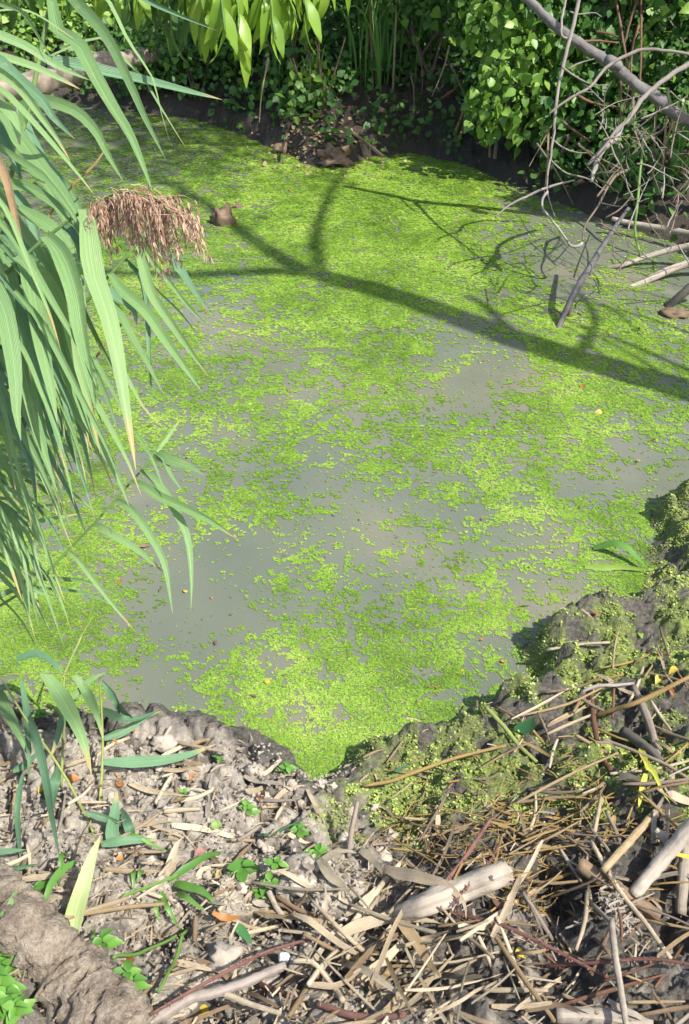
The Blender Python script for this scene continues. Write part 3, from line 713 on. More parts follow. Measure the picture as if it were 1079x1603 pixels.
# grasses, sedge and dry stalks on the far bank
for k, (px, py, bk, n_, h, sp, mt, lab, st) in enumerate([
        (495, 225, .16, 16, .42, .12, 'grass', 'upright grass tuft with tan dry stalks above the bare spit', 7),
        (445, 205, .30, 16, .75, .3, 'grass', 'dark grass tuft leaning over the shaded bank', 2),
        (590, 230, .45, 26, 1.0, .35, 'grass', 'long arching sedge high on the far bank', 4),
        (230, 175, .25, 16, .40, .25, 'grass', 'grass tuft at the water below the fallen log', 0),
        (1045, 345, .1, 16, .5, .22, 'grass', 'green sedge beside the dead twigs on the right shore', 5),
        (960, 345, .12, 12, .35, .2, 'grass', 'small sedge tuft at the foot of the dead bush', 0)]):
    b0 = onbank(px, py, bk)
    blade_tuft('grass_tuft', b0, lab, 'grass', n_, h, sp, mt, 60 + k, 'grass tufts on the far bank', stalks=st, w=.016)

# the fallen log across the inlet, far left
def knotty(pts, rads, ns, seed, amp):
    V, F, uv = tube(pts, rads, ns)
    r = np.random.default_rng(seed); c = np.repeat(np.asarray(pts), ns, 0); n_ = V - c
    nz = .6 * vnoise(uv[:, 0] * 0 + np.cos(uv[:, 0] * 6.28) * 1.6 + uv[:, 1] * 9, np.sin(uv[:, 0] * 6.28) * 1.6 + uv[:, 1] * 5, seed) + .5 * vnoise(np.cos(uv[:, 0] * 6.28) * 4 + uv[:, 1] * 26, np.sin(uv[:, 0] * 6.28) * 4, seed + 3)
    return c + n_ * (1 + amp * nz)[:, None], F, uv
t = thing('fallen_log', D(150, 108, 7.2), 'pale fallen log lying across the far left end of the pond', 'log')
pl = [D(-60, 160, 6.5), D(40, 134, 6.8), D(110, 116, 7.1), D(180, 98, 7.35), D(240, 85, 7.6), D(330, 68, 7.9)]
V, F, uv = knotty(resample(pl, 44) + np.random.default_rng(8).normal(0, .006, (44, 3)), [.075, .08, .066, .06, .04], 18, 3, .34); put('trunk', V, F, M['log'], t, uv=uv, smooth=True)
V, F, uv = tube(resample([D(180, 96, 7.35), D(168, 90, 7.3), D(150, 90, 7.25), D(100, 102, 7.2)], 8), [.05, .04, .03], 7, .1); put('branch_stub', V, F, M['log'], t, uv=uv, smooth=True)

# the small bare spit: white stick, dark clod, dry stems
V, F, uv = tube(resample([D(459, 205, 7.05), D(466, 222, 6.98), D(478, 240, 6.9), D(494, 262, 6.75)], 10), [.022, .03, .03, .028], 8, .1)
tag(put('bleached_stick', V, F, M['cream'], uv=uv, smooth=True), 'short bleached stick slanting down the bare spit on the far shore', 'stick')
def lump(pos, rad, seed, mat, name, label, cat, group=None, sub=3, rough=.35):
    r = np.random.default_rng(seed)
    V = []; F = []; nu, nv = 10 + 4 * sub, 6 + 2 * sub
    for j in range(nv + 1):
        for i in range(nu):
            a = 2 * math.pi * i / nu; e = -math.pi / 2 + math.pi * j / nv
            V.append([math.cos(a) * math.cos(e), math.sin(a) * math.cos(e), math.sin(e)])
    V = np.array(V)
    d = 1 + rough * (vnoise(V[:, 0] * 1.7 + seed, V[:, 1] * 1.7 + V[:, 2] * 1.9, seed) + .5 * vnoise(V[:, 0] * 4 + V[:, 2] * 3, V[:, 1] * 4 - V[:, 2], seed + 1))
    V = V * d[:, None] * np.asarray(rad) + np.asarray(pos)
    F = [[j * nu + i, j * nu + (i + 1) % nu, (j + 1) * nu + (i + 1) % nu, (j + 1) * nu + i] for j in range(nv) for i in range(nu)]
    return tag(put(name, V, F, M[mat], smooth=True), label, cat, group)
p = P(525, 248, .03); lump(p, (.12, .09, .065), 4, 'brown', 'dark_clod', 'black wet clod at the waterline of the bare spit', 'clod', rough=.9)
p = P(437, 232, .03); lump(p, (.05, .05, .03), 5, 'tan', 'pebble_clod', 'small tan clod with an orange tinge on the bare spit', 'clod')
p = P(350, 345, .02); tt = lump(p, (.066, .05, .075), 6, 'brown', 'wood_stub', 'brown weathered stub standing out of the duckweed, the larger of two', 'stub', rough=.55)
p = P(373, 325, .0); lump(p, (.03, .028, .025), 8, 'brown', 'wood_stub', 'tiny stub just behind the larger brown stub in the duckweed', 'stub', rough=.5)
for k, (a, c) in enumerate([((600, 245), (450, 150)), ((445, 240), (440, 195)), ((720, 215), (735, 140)), ((712, 210), (728, 135))]):
    d0 = 6.6
    v, f, uv = tube(resample([D(*a, d0), (D(*a, d0) + D(*c, d0 + .5)) / 2 + np.array([.03, 0, .02]), D(*c, d0 + .5)], 7), [.012, .009, .006], 5)
    labs = ['thin brown stick leaning up the far bank from the spit', 'short dry stem on the bare spit', 'tan dry stalk hanging over the shaded hollow', 'second tan stalk hanging over the shaded hollow, beside the first']
    tag(put('dry_stalk', v, f, M['brown' if k < 2 else 'golden'], uv=uv), labs[k], 'stalk', 'dry stalks on the far bank')
for k, (pts, dd) in enumerate([([(540, 118), (580, 100), (625, 96), (690, 108)], 7.2), ([(540, 160), (565, 105), (600, 95)], 7.2), ([(690, 155), (712, 140), (722, 125)], 6.9), ([(745, 200), (742, 190), (760, 186), (800, 182)], 6.3)]):
    labs = ['arching bare stem over the shaded hollow', 'upright bare stem crossing the arching one', 'broken tan stalk above the shaded hollow', 'reddish shoot hanging below the sunlit creeper']
    v, f, uv = tube(resample([D(x, y, dd) for x, y in pts], 12), [.013, .008], 5)
    tag(put('bare_stem', v, f, M['twig_dark' if k < 2 else 'redstem'], uv=uv), labs[k], 'stem', 'bare stems on the far bank')

# grey dead branch leaning across the upper right, with its twigs
def twig(name, pts, r, mat, parent, n=None, ns=6, rough=.10):
    q = resample(pts, n or max(8, 4 * len(pts))); jr = np.random.default_rng(int(abs(q[0][0] * 1000 + q[-1][2] * 333)))
    q[1:-1] += jr.normal(0, 1, (len(q) - 2, 3)) * min(np.mean(r), .02) * .16
    v, f, uv = tube(q, r, ns, rough); return put(name, v, f, M[mat], parent, uv=uv, smooth=True)
t = thing('dead_branch', D(1150, 235, 5.2), 'thick grey dead branch slanting across the upper right', 'branch')
twig('limb', [D(780, -45, 5.0), D(830, 3, 5.0), D(880, 50, 5.0), D(950, 96, 5.05), D(1010, 142, 5.1), D(1079, 192, 5.15), D(1180, 260, 5.2), D(1250, 330, 5.2)], [.018, .024, .027, .030, .034, .038], 'bark', t, 60, 12, .12)
twig('knot', [D(950, 92, 5.0), D(962, 100, 4.97), D(972, 108, 4.98)], [.02, .032, .02], 'bark', t, 6, 9, .1)
pale = thing('dead_twig_spray', D(900, -60, 4.7), 'pale grey forked twigs hanging down to the water at upper right', 'twig')
def T(pts, d0, d1=None): return [D(x, y, d0 + (0 if d1 is None else (d1 - d0) * i / (len(pts) - 1))) for i, (x, y) in enumerate(pts)]
twig('branch', T([(908, -10), (900, 30), (890, 70), (880, 110), (872, 150), (868, 200), (862, 250), (856, 290), (862, 320), (869, 340)], 4.85), [0.0115, 0.0101, 0.0086, 0.0058, 0.0029], 'twig', pale, 30)
twig('branch', T([(888, -10), (880, 30), (880, 55), (888, 60)], 4.85), [0.0072, 0.0058], 'twig', pale)
twig('branch', T([(858, 300), (850, 310), (849, 325), (862, 342), (880, 365), (893, 383), (903, 386), (912, 380)], 4.85), [0.0072, 0.0065, 0.0058, 0.0086], 'twig', pale, 20)
twig('branch', T([(912, 382), (914, 360), (920, 346), (938, 320), (950, 295), (965, 275), (985, 265)], 4.85, 5.1), [0.0043, 0.0050, 0.0072, 0.0086], 'twig_dark', pale, 24)
twig('branch', T([(775, 340), (800, 320), (830, 305), (858, 293), (900, 282)], 4.85), [0.0029, 0.0058, 0.0065, 0.0043], 'twig', pale)
twig('branch', T([(880, 105), (905, 122), (930, 133), (953, 133)], 4.8), [0.0058, 0.0043, 0.0022], 'twig', pale)
twig('branch', T([(860, 178), (890, 155), (925, 135), (950, 105), (985, 85), (1010, 78), (1050, 80), (1085, 86)], 4.75), [0.0058, 0.0072, 0.0086, 0.0086, 0.0072], 'twig', pale, 28)
twig('branch', T([(892, 18), (905, 22), (930, 20), (942, 26)], 4.85), [0.0043, 0.0036, 0.0022], 'twig', pale)
twig('branch', T([(890, 108), (905, 100), (930, 92)], 4.8), [0.0043, 0.0043, 0.0022], 'twig', pale)
twig('branch', T([(862, 250), (885, 270), (920, 280), (950, 300)], 4.85), [0.0043, 0.0043, 0.0022], 'twig', pale)
twig('branch', T([(862, 215), (880, 230), (900, 238), (925, 240)], 4.85), [0.0043, 0.0043, 0.0022], 'twig', pale)

# the dead bush on the right shore
dbase = onbank(1120, 400, .15)
t = thing('dead_bush', dbase, 'tangled dead bush of pale and brown twigs on the right shore', 'bush')
twig('branch', T([(920, 258), (945, 230), (965, 205), (985, 185), (1010, 150), (1040, 125), (1079, 100), (1120, 80)], 4.5, 4.6), [.008, .010, .012, .013, .012], 'twig', t, 30)
twig('branch', T([(925, 285), (940, 240), (965, 215), (975, 195)], 4.6), [.008, .013, .014, .008], 'twig', t)
random.seed(33); r = np.random.default_rng(33)
for i in range(84):
    px = r.uniform(925, 1130); py = r.uniform(195, 440) if i % 3 else r.uniform(120, 330)
    if px < 960 and py > 360: continue
    d = r.uniform(4.3, 5.0)
    a = r.choice([-.9, -.4, .5, 1.1, 1.6, 2.2]) + r.normal(0, .3); L = r.uniform(25, 95)
    pts = [(px, py)]; ang = a
    for j in range(4):
        ang += r.normal(0, .2); pts.append((pts[-1][0] + math.cos(ang) * L / 4, pts[-1][1] - math.sin(ang) * L / 4))
    w3 = T(pts, d, d + r.normal(0, .2))
    if min(q[2] for q in w3) < .02: continue
    rad = r.uniform(.0018, .005)
    m_ = 'twig' if r.random() < .5 else 'twig_dark'
    o = twig('twig', w3, [rad, rad * .8, rad * .4], m_, t, 10, 5, .12)
    for j in range(r.integers(0, 3)):
        q = pts[r.integers(1, 4)]; an = ang + r.choice([-1, 1]) * r.uniform(.5, 1.2); l2 = r.uniform(8, 26)
        q2 = (q[0] + math.cos(an) * l2, q[1] - math.sin(an) * l2)
        if D(*q2, d)[2] > .02:
            twig('side_shoot', T([q, ((q[0] + q2[0]) / 2 + 1, (q[1] + q2[1]) / 2 - 1), q2], d), [rad * .6, rad * .3], m_, o, 4, 4)
# branches lying out over the water from the right shore
wg = 'dead branches lying in the water by the right shore'
def stickw(pts, d0, d1, r_, mat, name, label, cat='branch', group=wg, ns=8):
    v, f, uv = tube(resample(T(pts, d0, d1), 18), r_, ns, .1); return tag(put(name, v, f, M[mat], uv=uv, smooth=True), label, cat, group)
def dz(px, py, z): return float((P(px, py, z) - CO) @ CF)
def stickz(pz, r_, mat, name, label, cat='branch', group=wg, n=20, ns=8):
    v, f, uv = tube(resample([P(x, y, z) for x, y, z in pz], n), r_, ns, .1); return tag(put(name, v, f, M[mat], uv=uv, smooth=True), label, cat, group)
stickz([(869, 525, -.03), (890, 478, .08), (910, 440, .17), (940, 392, .27), (968, 348, .36), (985, 325, .42)], [.012, .016, .015, .012, .008], 'bark', 'leaning_stick', 'mottled grey stick leaning out of the duckweed below the dead bush', 'stick')
stickz([(890, 502, -.02), (893, 480, .05), (900, 455, .12)], [.009, .011, .008], 'brown', 'leaning_stick', 'short forked prong beside the foot of the mottled leaning stick', 'stick', n=8)
stickz([(958, 342, .10), (980, 348, .08), (1020, 355, .08), (1079, 366, .10), (1150, 380, .14)], [.012, .017, .019, .02], 'drift', 'pale_branch', 'pale bare branch lying level along the right shore, the highest of three')
stickz([(945, 420, -.01), (970, 416, .02), (1000, 406, .04), (1040, 394, .08), (1079, 385, .12), (1150, 372, .2)], [.008, .013, .016, .018, .02], 'drift', 'pale_branch', 'thin pale branch dipping into the duckweed, the middle of three')
stickz([(978, 455, -.02), (1010, 440, .01), (1050, 422, .05), (1079, 412, .08), (1150, 392, .15)], [.014, .02, .021, .022], 'drift', 'pale_branch', 'peeling pinkish branch entering the water, the lowest of three')
stickz([(1038, 488, -.03), (1052, 475, .02), (1079, 452, .10), (1130, 420, .2)], [.017, .022, .024], 'darkwood', 'dark_branch', 'dark wet branch poking into the pond at the right edge')
stickz([(1003, 402, .0), (994, 360, .12), (998, 320, .24), (1002, 270, .36), (1010, 200, .55)], [.007, .008, .006], 'reed_stem', 'green_stalk', 'curved green stalk rising through the dead bush', 'stalk', None)
p = P(1058, 490, .01); lump(p, (.07, .05, .02), 9, 'brown', 'wood_chunk', 'flat brown chunk of wood in the water by the dark branch', 'wood')
# rust-red stems behind the grey branch
t = thing('red_stemmed_shrub', onbank(985, 300, .4), 'upright rust-red bare stems behind the grey dead branch', 'shrub')
for pts in ([(963, -5), (972, 40), (978, 80), (985, 125), (975, 180)], [(998, -5), (985, 40), (976, 75)], [(1003, -5), (1004, 60), (1002, 130), (996, 180)], [(1000, 40), (990, 75), (988, 120)],
            [(972, 125), (972, 170), (970, 200)], [(905, 150), (930, 162), (968, 168)], [(905, 65), (935, 64), (968, 67)], [(990, 140), (990, 165), (994, 190)], [(880, 190), (900, 205), (925, 222)], [(933, 50), (955, 53), (968, 58)]):
    twig('stem', T(pts, 5.6), [.009, .007, .005], 'redstem', t, 12, 5)

# the leaning tree outside the view whose trunk and forks shade the pond
def SH(px, py, h): return P(px, py) + SUN * (h / SUN[2])
a, c = P(1079, 612), P(480, 425)
dirs = nrm(c - a); H0 = 2.4
top_h, bot = 4.6, None
tb = SH(1079, 612, H0); tt_ = SH(480, 425, top_h)
axis = (tt_ - tb) / (top_h - H0)
foot = tb - axis * (H0 - .25)
foot[2] = float(HT(foot[0], foot[1]))
t = thing('leaning_tree', foot, 'bare-limbed tree leaning over the pond from the right bank', 'tree')
mid1 = SH(820, 535, 3.35)
twig('trunk', [foot - [0, 0, .1], (foot + tb) / 2 + np.array([.03, .02, 0]), tb, mid1, SH(640, 470, 4.0), tt_], [.14, .11, .095, .09, .085, .07], 'bark', t, 30, 12, .05)
twig('limb', [tt_, SH(410, 385, 4.9), SH(350, 340, 5.3), SH(290, 300, 5.8), SH(200, 260, 6.6), SH(120, 200, 7.4)], [.055, .04, .03, .022, .015], 'bark', t, 24, 9)
twig('limb', [SH(510, 430, 4.5), SH(420, 425, 4.8), SH(300, 430, 5.2), SH(150, 425, 5.8), SH(0, 410, 6.5)], [.05, .045, .04, .03, .02], 'bark', t, 24, 9)
twig('limb', [SH(500, 425, 4.5), SH(495, 370, 4.9), SH(508, 320, 5.3), SH(535, 272, 5.8), SH(560, 230, 6.4)], [.042, .034, .028, .022, .015], 'bark', t, 24, 9)
for pts, hs in (([(800, 520), (760, 480), (730, 462)], (3.4, 3.6, 3.9)), ([(900, 560), (930, 500), (900, 450)], (3.0, 3.4, 3.8)), ([(640, 475), (600, 450), (560, 440), (500, 448)], (4.0, 4.1, 4.3, 4.5))):
    twig('branch', [SH(x, y, h) for (x, y), h in zip(pts, hs)], [.03, .012], 'bark', t, 12, 7)
for pts, hs, rr in (([(1100, 590), (1000, 545), (880, 500), (760, 462)], (2.6, 2.9, 3.2, 3.5), .016), ([(1060, 600), (960, 540), (830, 475), (700, 445)], (2.8, 3.2, 3.6, 4.0), .013), ([(1120, 540), (1020, 500), (900, 470), (800, 455)], (2.4, 2.7, 3.0, 3.3), .012),
        ([(960, 575), (900, 520), (820, 485), (735, 470)], (3.0, 3.2, 3.4, 3.6), .011), ([(1140, 520), (1050, 470), (960, 450), (860, 448)], (2.4, 2.8, 3.1, 3.4), .010), ([(1000, 520), (950, 480), (880, 455), (810, 430)], (2.9, 3.1, 3.3, 3.5), .008), ([(880, 500), (850, 470), (790, 450), (690, 430)], (3.2, 3.3, 3.5, 3.8), .008)):
    twig('branch', [SH(x, y, h) for (x, y), h in zip(pts, hs)], [rr, rr * .4], 'bark', t, 18, 6)
# its leafy ends, which dapple the upper left of the pond
r = np.random.default_rng(91); cl = []
for (px, py, h, sp, k) in ((250, 250, 6.4, .5, 260), (120, 210, 7.4, .6, 460), (60, 330, 6.3, .4, 160), (330, 205, 6.6, .4, 260), (180, 230, 6.6, .4, 300), (420, 200, 6.6, .3, 160), (250, 195, 6.8, .4, 240), (200, 330, 6.0, .3, 50), (420, 240, 6.3, .35, 110), (20, 420, 6.6, .4, 80), (560, 225, 6.5, .3, 110), (-60, 260, 7.2, .8, 300)):
    cl.append(SH(px, py, h) + r.normal(0, sp, (k, 3)) * [1, 1, .6])
cl = np.vstack(cl); A, B, C = leaf_frames(r.normal(0, 1, cl.shape), r, .6)
s = r.uniform(.09, .16, len(cl))[:, None]
V, F = scatter(LANCE * [1, 1.6, 1], LEAF_T, cl, A * s, B * s, C * s)
tag(put('leaves', V, F, M['willow_shaded'], t, attrs={'v': np.repeat(r.random(len(cl)), 8)}), kind='stuff')

# willow whose shoots hang into the top of the view
root = np.array([-2.6, 3.2, 0.2])
t = thing('willow', root, 'willow with long narrow leaves hanging into the top of the picture', 'tree')
twig('trunk', [root - [0, 0, .2], root + [.05, -.05, 1.0], root + [.3, -.2, 2.0], root + [.5, -.3, 3.2], root + [.4, -.1, 4.4]], [.16, .13, .1, .07, .04], 'bark', t, 20, 10, .06)
lim = [root + [.3, -.2, 2.0], root + [1.0, -.55, 2.35], np.array([-1.0, 2.3, 2.55]), np.array([-.35, 2.05, 2.5]), np.array([.15, 2.0, 2.42])]
twig('limb', lim, [.06, .04, .025, .015, .008], 'bark', t, 24, 8)
lm = {k: leaf_mesh('leaf', LANCE2, M[k], 4) for k in ('willow', 'willow_shaded')}
r = np.random.default_rng(77)
LP = resample(lim, 60)
def shoot(pts, d, nleaf, mat, size, seed):
    w3 = T(pts, d)
    top = LP[np.argmin(np.linalg.norm(LP - w3[0], axis=1))]
    path = resample([top] + w3, 40)
    st = twig('shoot', path, [.005, .004, .002], 'stem_green', t, 30, 5, 0)
    lo = 21
    for i in range(nleaf):
        f = lo + (len(path) - 1 - lo) * (i + r.random() * .6) / nleaf
        j = int(min(f, len(path) - 2)); p = path[j]; tg = nrm(path[j + 1] - path[j])
        sd = np.array([math.cos(i * 2.4), .5 * math.sin(i * 2.4), 0])
        ax = nrm(tg * .55 + sd * .65 + np.array([0, 0, -.75]) + r.normal(0, .12, 3))
        nn = nrm(np.array([.25, -.7, .6]) + r.normal(0, .45, 3))
        A, B, C = frames(ax, nn); s = size * r.uniform(.75, 1.2)
        inst('leaf', lm[mat][i % 4], (np.stack([A, B, C], -1) * s, p), st)
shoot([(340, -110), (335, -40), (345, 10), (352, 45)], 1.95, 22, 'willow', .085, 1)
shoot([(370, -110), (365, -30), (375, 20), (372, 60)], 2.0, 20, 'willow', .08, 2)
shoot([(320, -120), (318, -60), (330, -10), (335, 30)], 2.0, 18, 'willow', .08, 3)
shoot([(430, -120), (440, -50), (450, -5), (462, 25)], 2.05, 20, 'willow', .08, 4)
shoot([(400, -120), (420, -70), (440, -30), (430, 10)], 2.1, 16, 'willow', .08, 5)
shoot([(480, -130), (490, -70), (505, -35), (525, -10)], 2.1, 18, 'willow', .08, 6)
shoot([(235, -110), (240, -40), (245, 10), (255, 40)], 2.35, 22, 'willow_shaded', .09, 7)
shoot([(190, -110), (195, -50), (200, -5), (205, 25)], 2.4, 18, 'willow_shaded', .09, 8)
shoot([(285, -110), (280, -40), (285, 15), (290, 45)], 2.3, 20, 'willow_shaded', .085, 9)
shoot([(30, -110), (25, -60), (28, -20), (30, 10)], 2.6, 18, 'willow_shaded', .09, 10)

# more willow shoots
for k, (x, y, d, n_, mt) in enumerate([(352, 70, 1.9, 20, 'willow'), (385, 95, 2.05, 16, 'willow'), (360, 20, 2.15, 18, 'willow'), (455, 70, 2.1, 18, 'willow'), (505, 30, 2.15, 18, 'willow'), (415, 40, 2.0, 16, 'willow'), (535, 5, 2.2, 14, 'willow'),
        (270, 75, 2.3, 20, 'willow_shaded'), (222, 50, 2.4, 18, 'willow_shaded'), (175, 10, 2.4, 16, 'willow_shaded'), (300, 60, 2.2, 18, 'willow_shaded'), (60, 20, 2.6, 16, 'willow_shaded'), (110, 5, 2.5, 16, 'willow_shaded')]):
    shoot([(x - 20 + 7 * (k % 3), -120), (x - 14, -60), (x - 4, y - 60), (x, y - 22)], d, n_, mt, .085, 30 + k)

for k, (x, y, d_, mt) in enumerate([(215, 35, 2.2, 'willow'), (180, 60, 2.35, 'willow'), (295, 30, 2.1, 'willow'), (250, 15, 2.3, 'willow'), (320, 75, 2.0, 'willow'), (480, 55, 2.0, 'willow'), (150, 25, 2.5, 'willow'), (430, 85, 2.0, 'willow'), (90, 10, 2.7, 'willow')]):
    shoot([(x - 16 + 6 * (k % 4), -110), (x - 10, -60), (x - 3, y - 62), (x + 2, y - 24)], d_, 20, mt, .08, 60 + k)
# low weeds covering the far bank
r = np.random.default_rng(64); m = 110000
x = r.uniform(-6.5, 5.5, m); y = r.uniform(4.5, 11, m); s0 = SD(x, y); hz = HT(x, y); px, py = proj(np.stack([x, y, hz], -1))
bare = .75 * np.exp(-(((px - 510) / 80) ** 2 + ((py - 235) / 34) ** 2)) + .45 * np.exp(-(((px - 640) / 90) ** 2 + ((py - 200) / 40) ** 2)) + .4 * np.exp(-(((px - 340) / 110) ** 2 + ((py - 175) / 30) ** 2))
keep = (s0 > .0) & (s0 < 3.0) & (px > -250) & (px < 1300) & (r.random(m) < np.clip(.35 + 1.1 * vnoise(x * 2.2, y * 2.2, 12) + .5 * (s0 > .5), 0, 1) * (1 - np.clip(bare, 0, .97)))
x, y, hz = x[keep], y[keep], hz[keep]; k = len(x)
A, B, C = leaf_frames(r.normal(0, 1, (k, 3)), r, .3); s = r.uniform(.03, .075, k)[:, None]
V, F = scatter(OVATE, LEAF_T, np.stack([x, y, hz + r.uniform(.01, .22, k)], -1), A * s, B * s, C * s)
tag(put('undergrowth', V, F, M['dark_leaf'], attrs={'v': np.repeat(r.random(k), 8)}), 'low green weeds covering the far bank between the shrubs', 'weeds', kind='stuff')

SHADE = [(P(x, y)[0], P(x, y)[1], h, rx, rz, n_) for x, y, h, rx, rz, n_ in [(590, 200, 1.75, .42, .25, 420), (560, 190, 1.9, .4, .3, 300), (320, 165, 1.75, .6, .3, 520), (400, 190, 1.7, .45, .25, 380),
        (230, 150, 1.8, .5, .3, 320), (880, 320, 1.55, .28, .16, 160), (930, 330, 1.6, .35, .2, 240), (440, 180, 1.9, .4, .3, 260), (530, 255, 1.65, .2, .12, 90), (150, 185, 2.0, .6, .3, 300)]]
# unseen tree added behind the far bank, its boughs placed to shade the shore
root = np.array([2.2, 8.6, float(HT(2.2, 8.6))])
t = thing('added_shade_tree', root, 'unseen tree added behind the far bank with boughs placed to shade the shore', 'tree')
twig('trunk', [root - [0, 0, .2], root + [-.1, -.1, 1.2], root + [-.2, -.4, 2.4], root + [-.1, -.5, 4.0]], [.2, .16, .13, .06], 'bark', t, 20, 10, .06)
r = np.random.default_rng(65); CL = []
for k, (tx, ty, h, rx, rz, n_) in enumerate(SHADE):
    c = np.array([tx, ty, 0.1]) + SUN * ((h - .1) / SUN[2])
    st = root + [-.15, -.3, 2.0 + .12 * (k % 4)]
    twig('bough', [st, (st + c) / 2 + np.array([0, 0, .35]), c + [0, .15, .1], c - [.1, .2, .1]], [.06, .035, .018, .008], 'bark', t, 18, 7)
    d = nrm(r.normal(0, 1, (n_, 3))); CL.append(c + d * (r.uniform(.1, 1, n_) ** .5)[:, None] * [rx, rx * .7, rz])
CL = np.vstack(CL); CL = CL[(CL[:, 2] > 2 - .135 * np.hypot(CL[:, 0] * .3, CL[:, 1]))]
A, B, C = leaf_frames(r.normal(0, 1, CL.shape), r, .5); s = r.uniform(.06, .11, len(CL))[:, None]
V, F = scatter(OVATE, LEAF_T, CL, A * s, B * s, C * s)
tag(put('leaves', V, F, M['dark_leaf'], t, attrs={'v': np.repeat(r.random(len(CL)), 8)}), kind='stuff')

# bare roots and dead stems hanging out of the far bank, half in shade
r = np.random.default_rng(70)
where = [(330, 150, 'below the weeds right of the log'), (640, 190, 'in the shaded hollow'), (440, 190, 'beside the bare spit'), (840, 290, 'under the sunlit creeper')]
for k in range(16):
    w = where[k % 4]; x = w[0] + r.normal(0, 45); y = w[1] + r.normal(0, 12)
    b0 = onbank(x, y + 40, .25 + .15 * r.random()); d = np.array([r.normal(0, .12), -.12 - .1 * r.random(), 0])
    pts = [b0 + [0, 0, .25 + .2 * r.random()], b0 + d * .6 + [0, 0, .2], b0 + d + [r.normal(0, .04), 0, .03]]
    v, f, uv = tube(resample(pts, 8), [.007, .005, .003], 5, .1)
    tag(put('dead_stalk', v, f, M['twig_dark' if k % 3 else 'tan'], uv=uv), ('brown' if k % 3 else 'tan') + ' dead stem hanging on the far bank ' + w[2], 'stalk', 'dead stems hanging on the far bank ' + w[2])

# dead leaves, chips and stones on the bare spit
r = np.random.default_rng(71); m = 420; px = r.normal(510, 55, m); py = r.normal(232, 16, m)
q = np.array([P(x, y, .03) for x, y in zip(px, py)]); q[:, 2] = np.maximum(HT(q[:, 0], q[:, 1]), 0) + .006
A, B, C = frames(r.normal(0, 1, (m, 3)) * [1, 1, .4], r.normal(0, .5, (m, 3)) + [0, -.3, 1]); s = r.uniform(.012, .042, m)[:, None]
V, F = scatter(OVATE, LEAF_T, q, A * s, B * s, C * s)
tag(put('spit_debris', V, F, M['tan'], attrs={'v': np.repeat(r.random(m), 8)}), 'brown leaf crumbs and chips strewn over the bare spit', 'debris', kind='stuff')

# sunlit low weeds behind and under the fallen log
r = np.random.default_rng(66); m = 26000
x = r.uniform(-6.5, -.2, m); y = r.uniform(6.8, 11, m); s0 = SD(x, y); hz = HT(x, y)
keep = (s0 > .12) & (s0 < 2.6) & (r.random(m) < np.clip(.3 + 1.2 * vnoise(x * 2.6, y * 2.6, 14), 0, 1)); x, y, hz = x[keep], y[keep], hz[keep]; k = len(x)
A, B, C = leaf_frames(r.normal(0, 1, (k, 3)), r, .2); s = r.uniform(.03, .085, k)[:, None]
V, F = scatter(OVATE, LEAF_T, np.stack([x, y, hz + r.uniform(.02, .34, k)], -1), A * s, B * s, C * s)
tag(put('weeds', V, F, M['light_leaf'], attrs={'v': np.repeat(r.random(k), 8)}), 'sunlit pale green weeds on the ground around the fallen log', 'weeds', kind='stuff')
# ------------------------------------------------------------------ tall reeds on the left
def leaf3(pts, d0, d1, wpx, mat='reed', parent=None, cols=5, n=14, seed=None, sag=0.0):
    k = len(pts); w3 = []
    for i, (x, y) in enumerate(pts):
        d = d0 + (d1 - d0) * (i / (k - 1)); w3.append(D(x, y, d))
    r = np.random.default_rng(int(abs(pts[0][0] * 13 + pts[-1][1] * 7 + wpx)) + (seed or 0))
    q = resample(w3, n)
    V, F, uv = ribbon(q, wpx * (d0 + d1) / 2 / FPX * (.92 if wpx < 22 else .8), r.normal(0, .42), r.uniform(.05, .42), cols, .55, nrm(np.array([.25, -.75, .55])), r.normal(0, .35), twist=r.normal(0, .25))
    return put('leaf', V, F, M[mat], parent, uv=uv, smooth=True)
def reed(name, base, label, stem, srad, leaves, mat='reed', stem_mat='reed_stem', group='tall reeds on the left bank', cat='reed'):
    t = thing(name, base, label, cat, group)
    w3 = [np.array(base) - [0, 0, .03]] + [D(x, y, d) for x, y, d in stem]
    v, f, uv = tube(resample(w3, max(14, 5 * len(w3))), srad, 8, .02); put('stem', v, f, M[stem_mat], t, uv=uv, smooth=True)
    for L in leaves:
        pts, d0, d1, w = L[:4]; m_ = L[4] if len(L) > 4 else mat
        leaf3(pts, d0, d1, w, m_, t)
    return t
def gpt(x, y): return np.array([x, y, float(max(HT(x, y), -.1))])
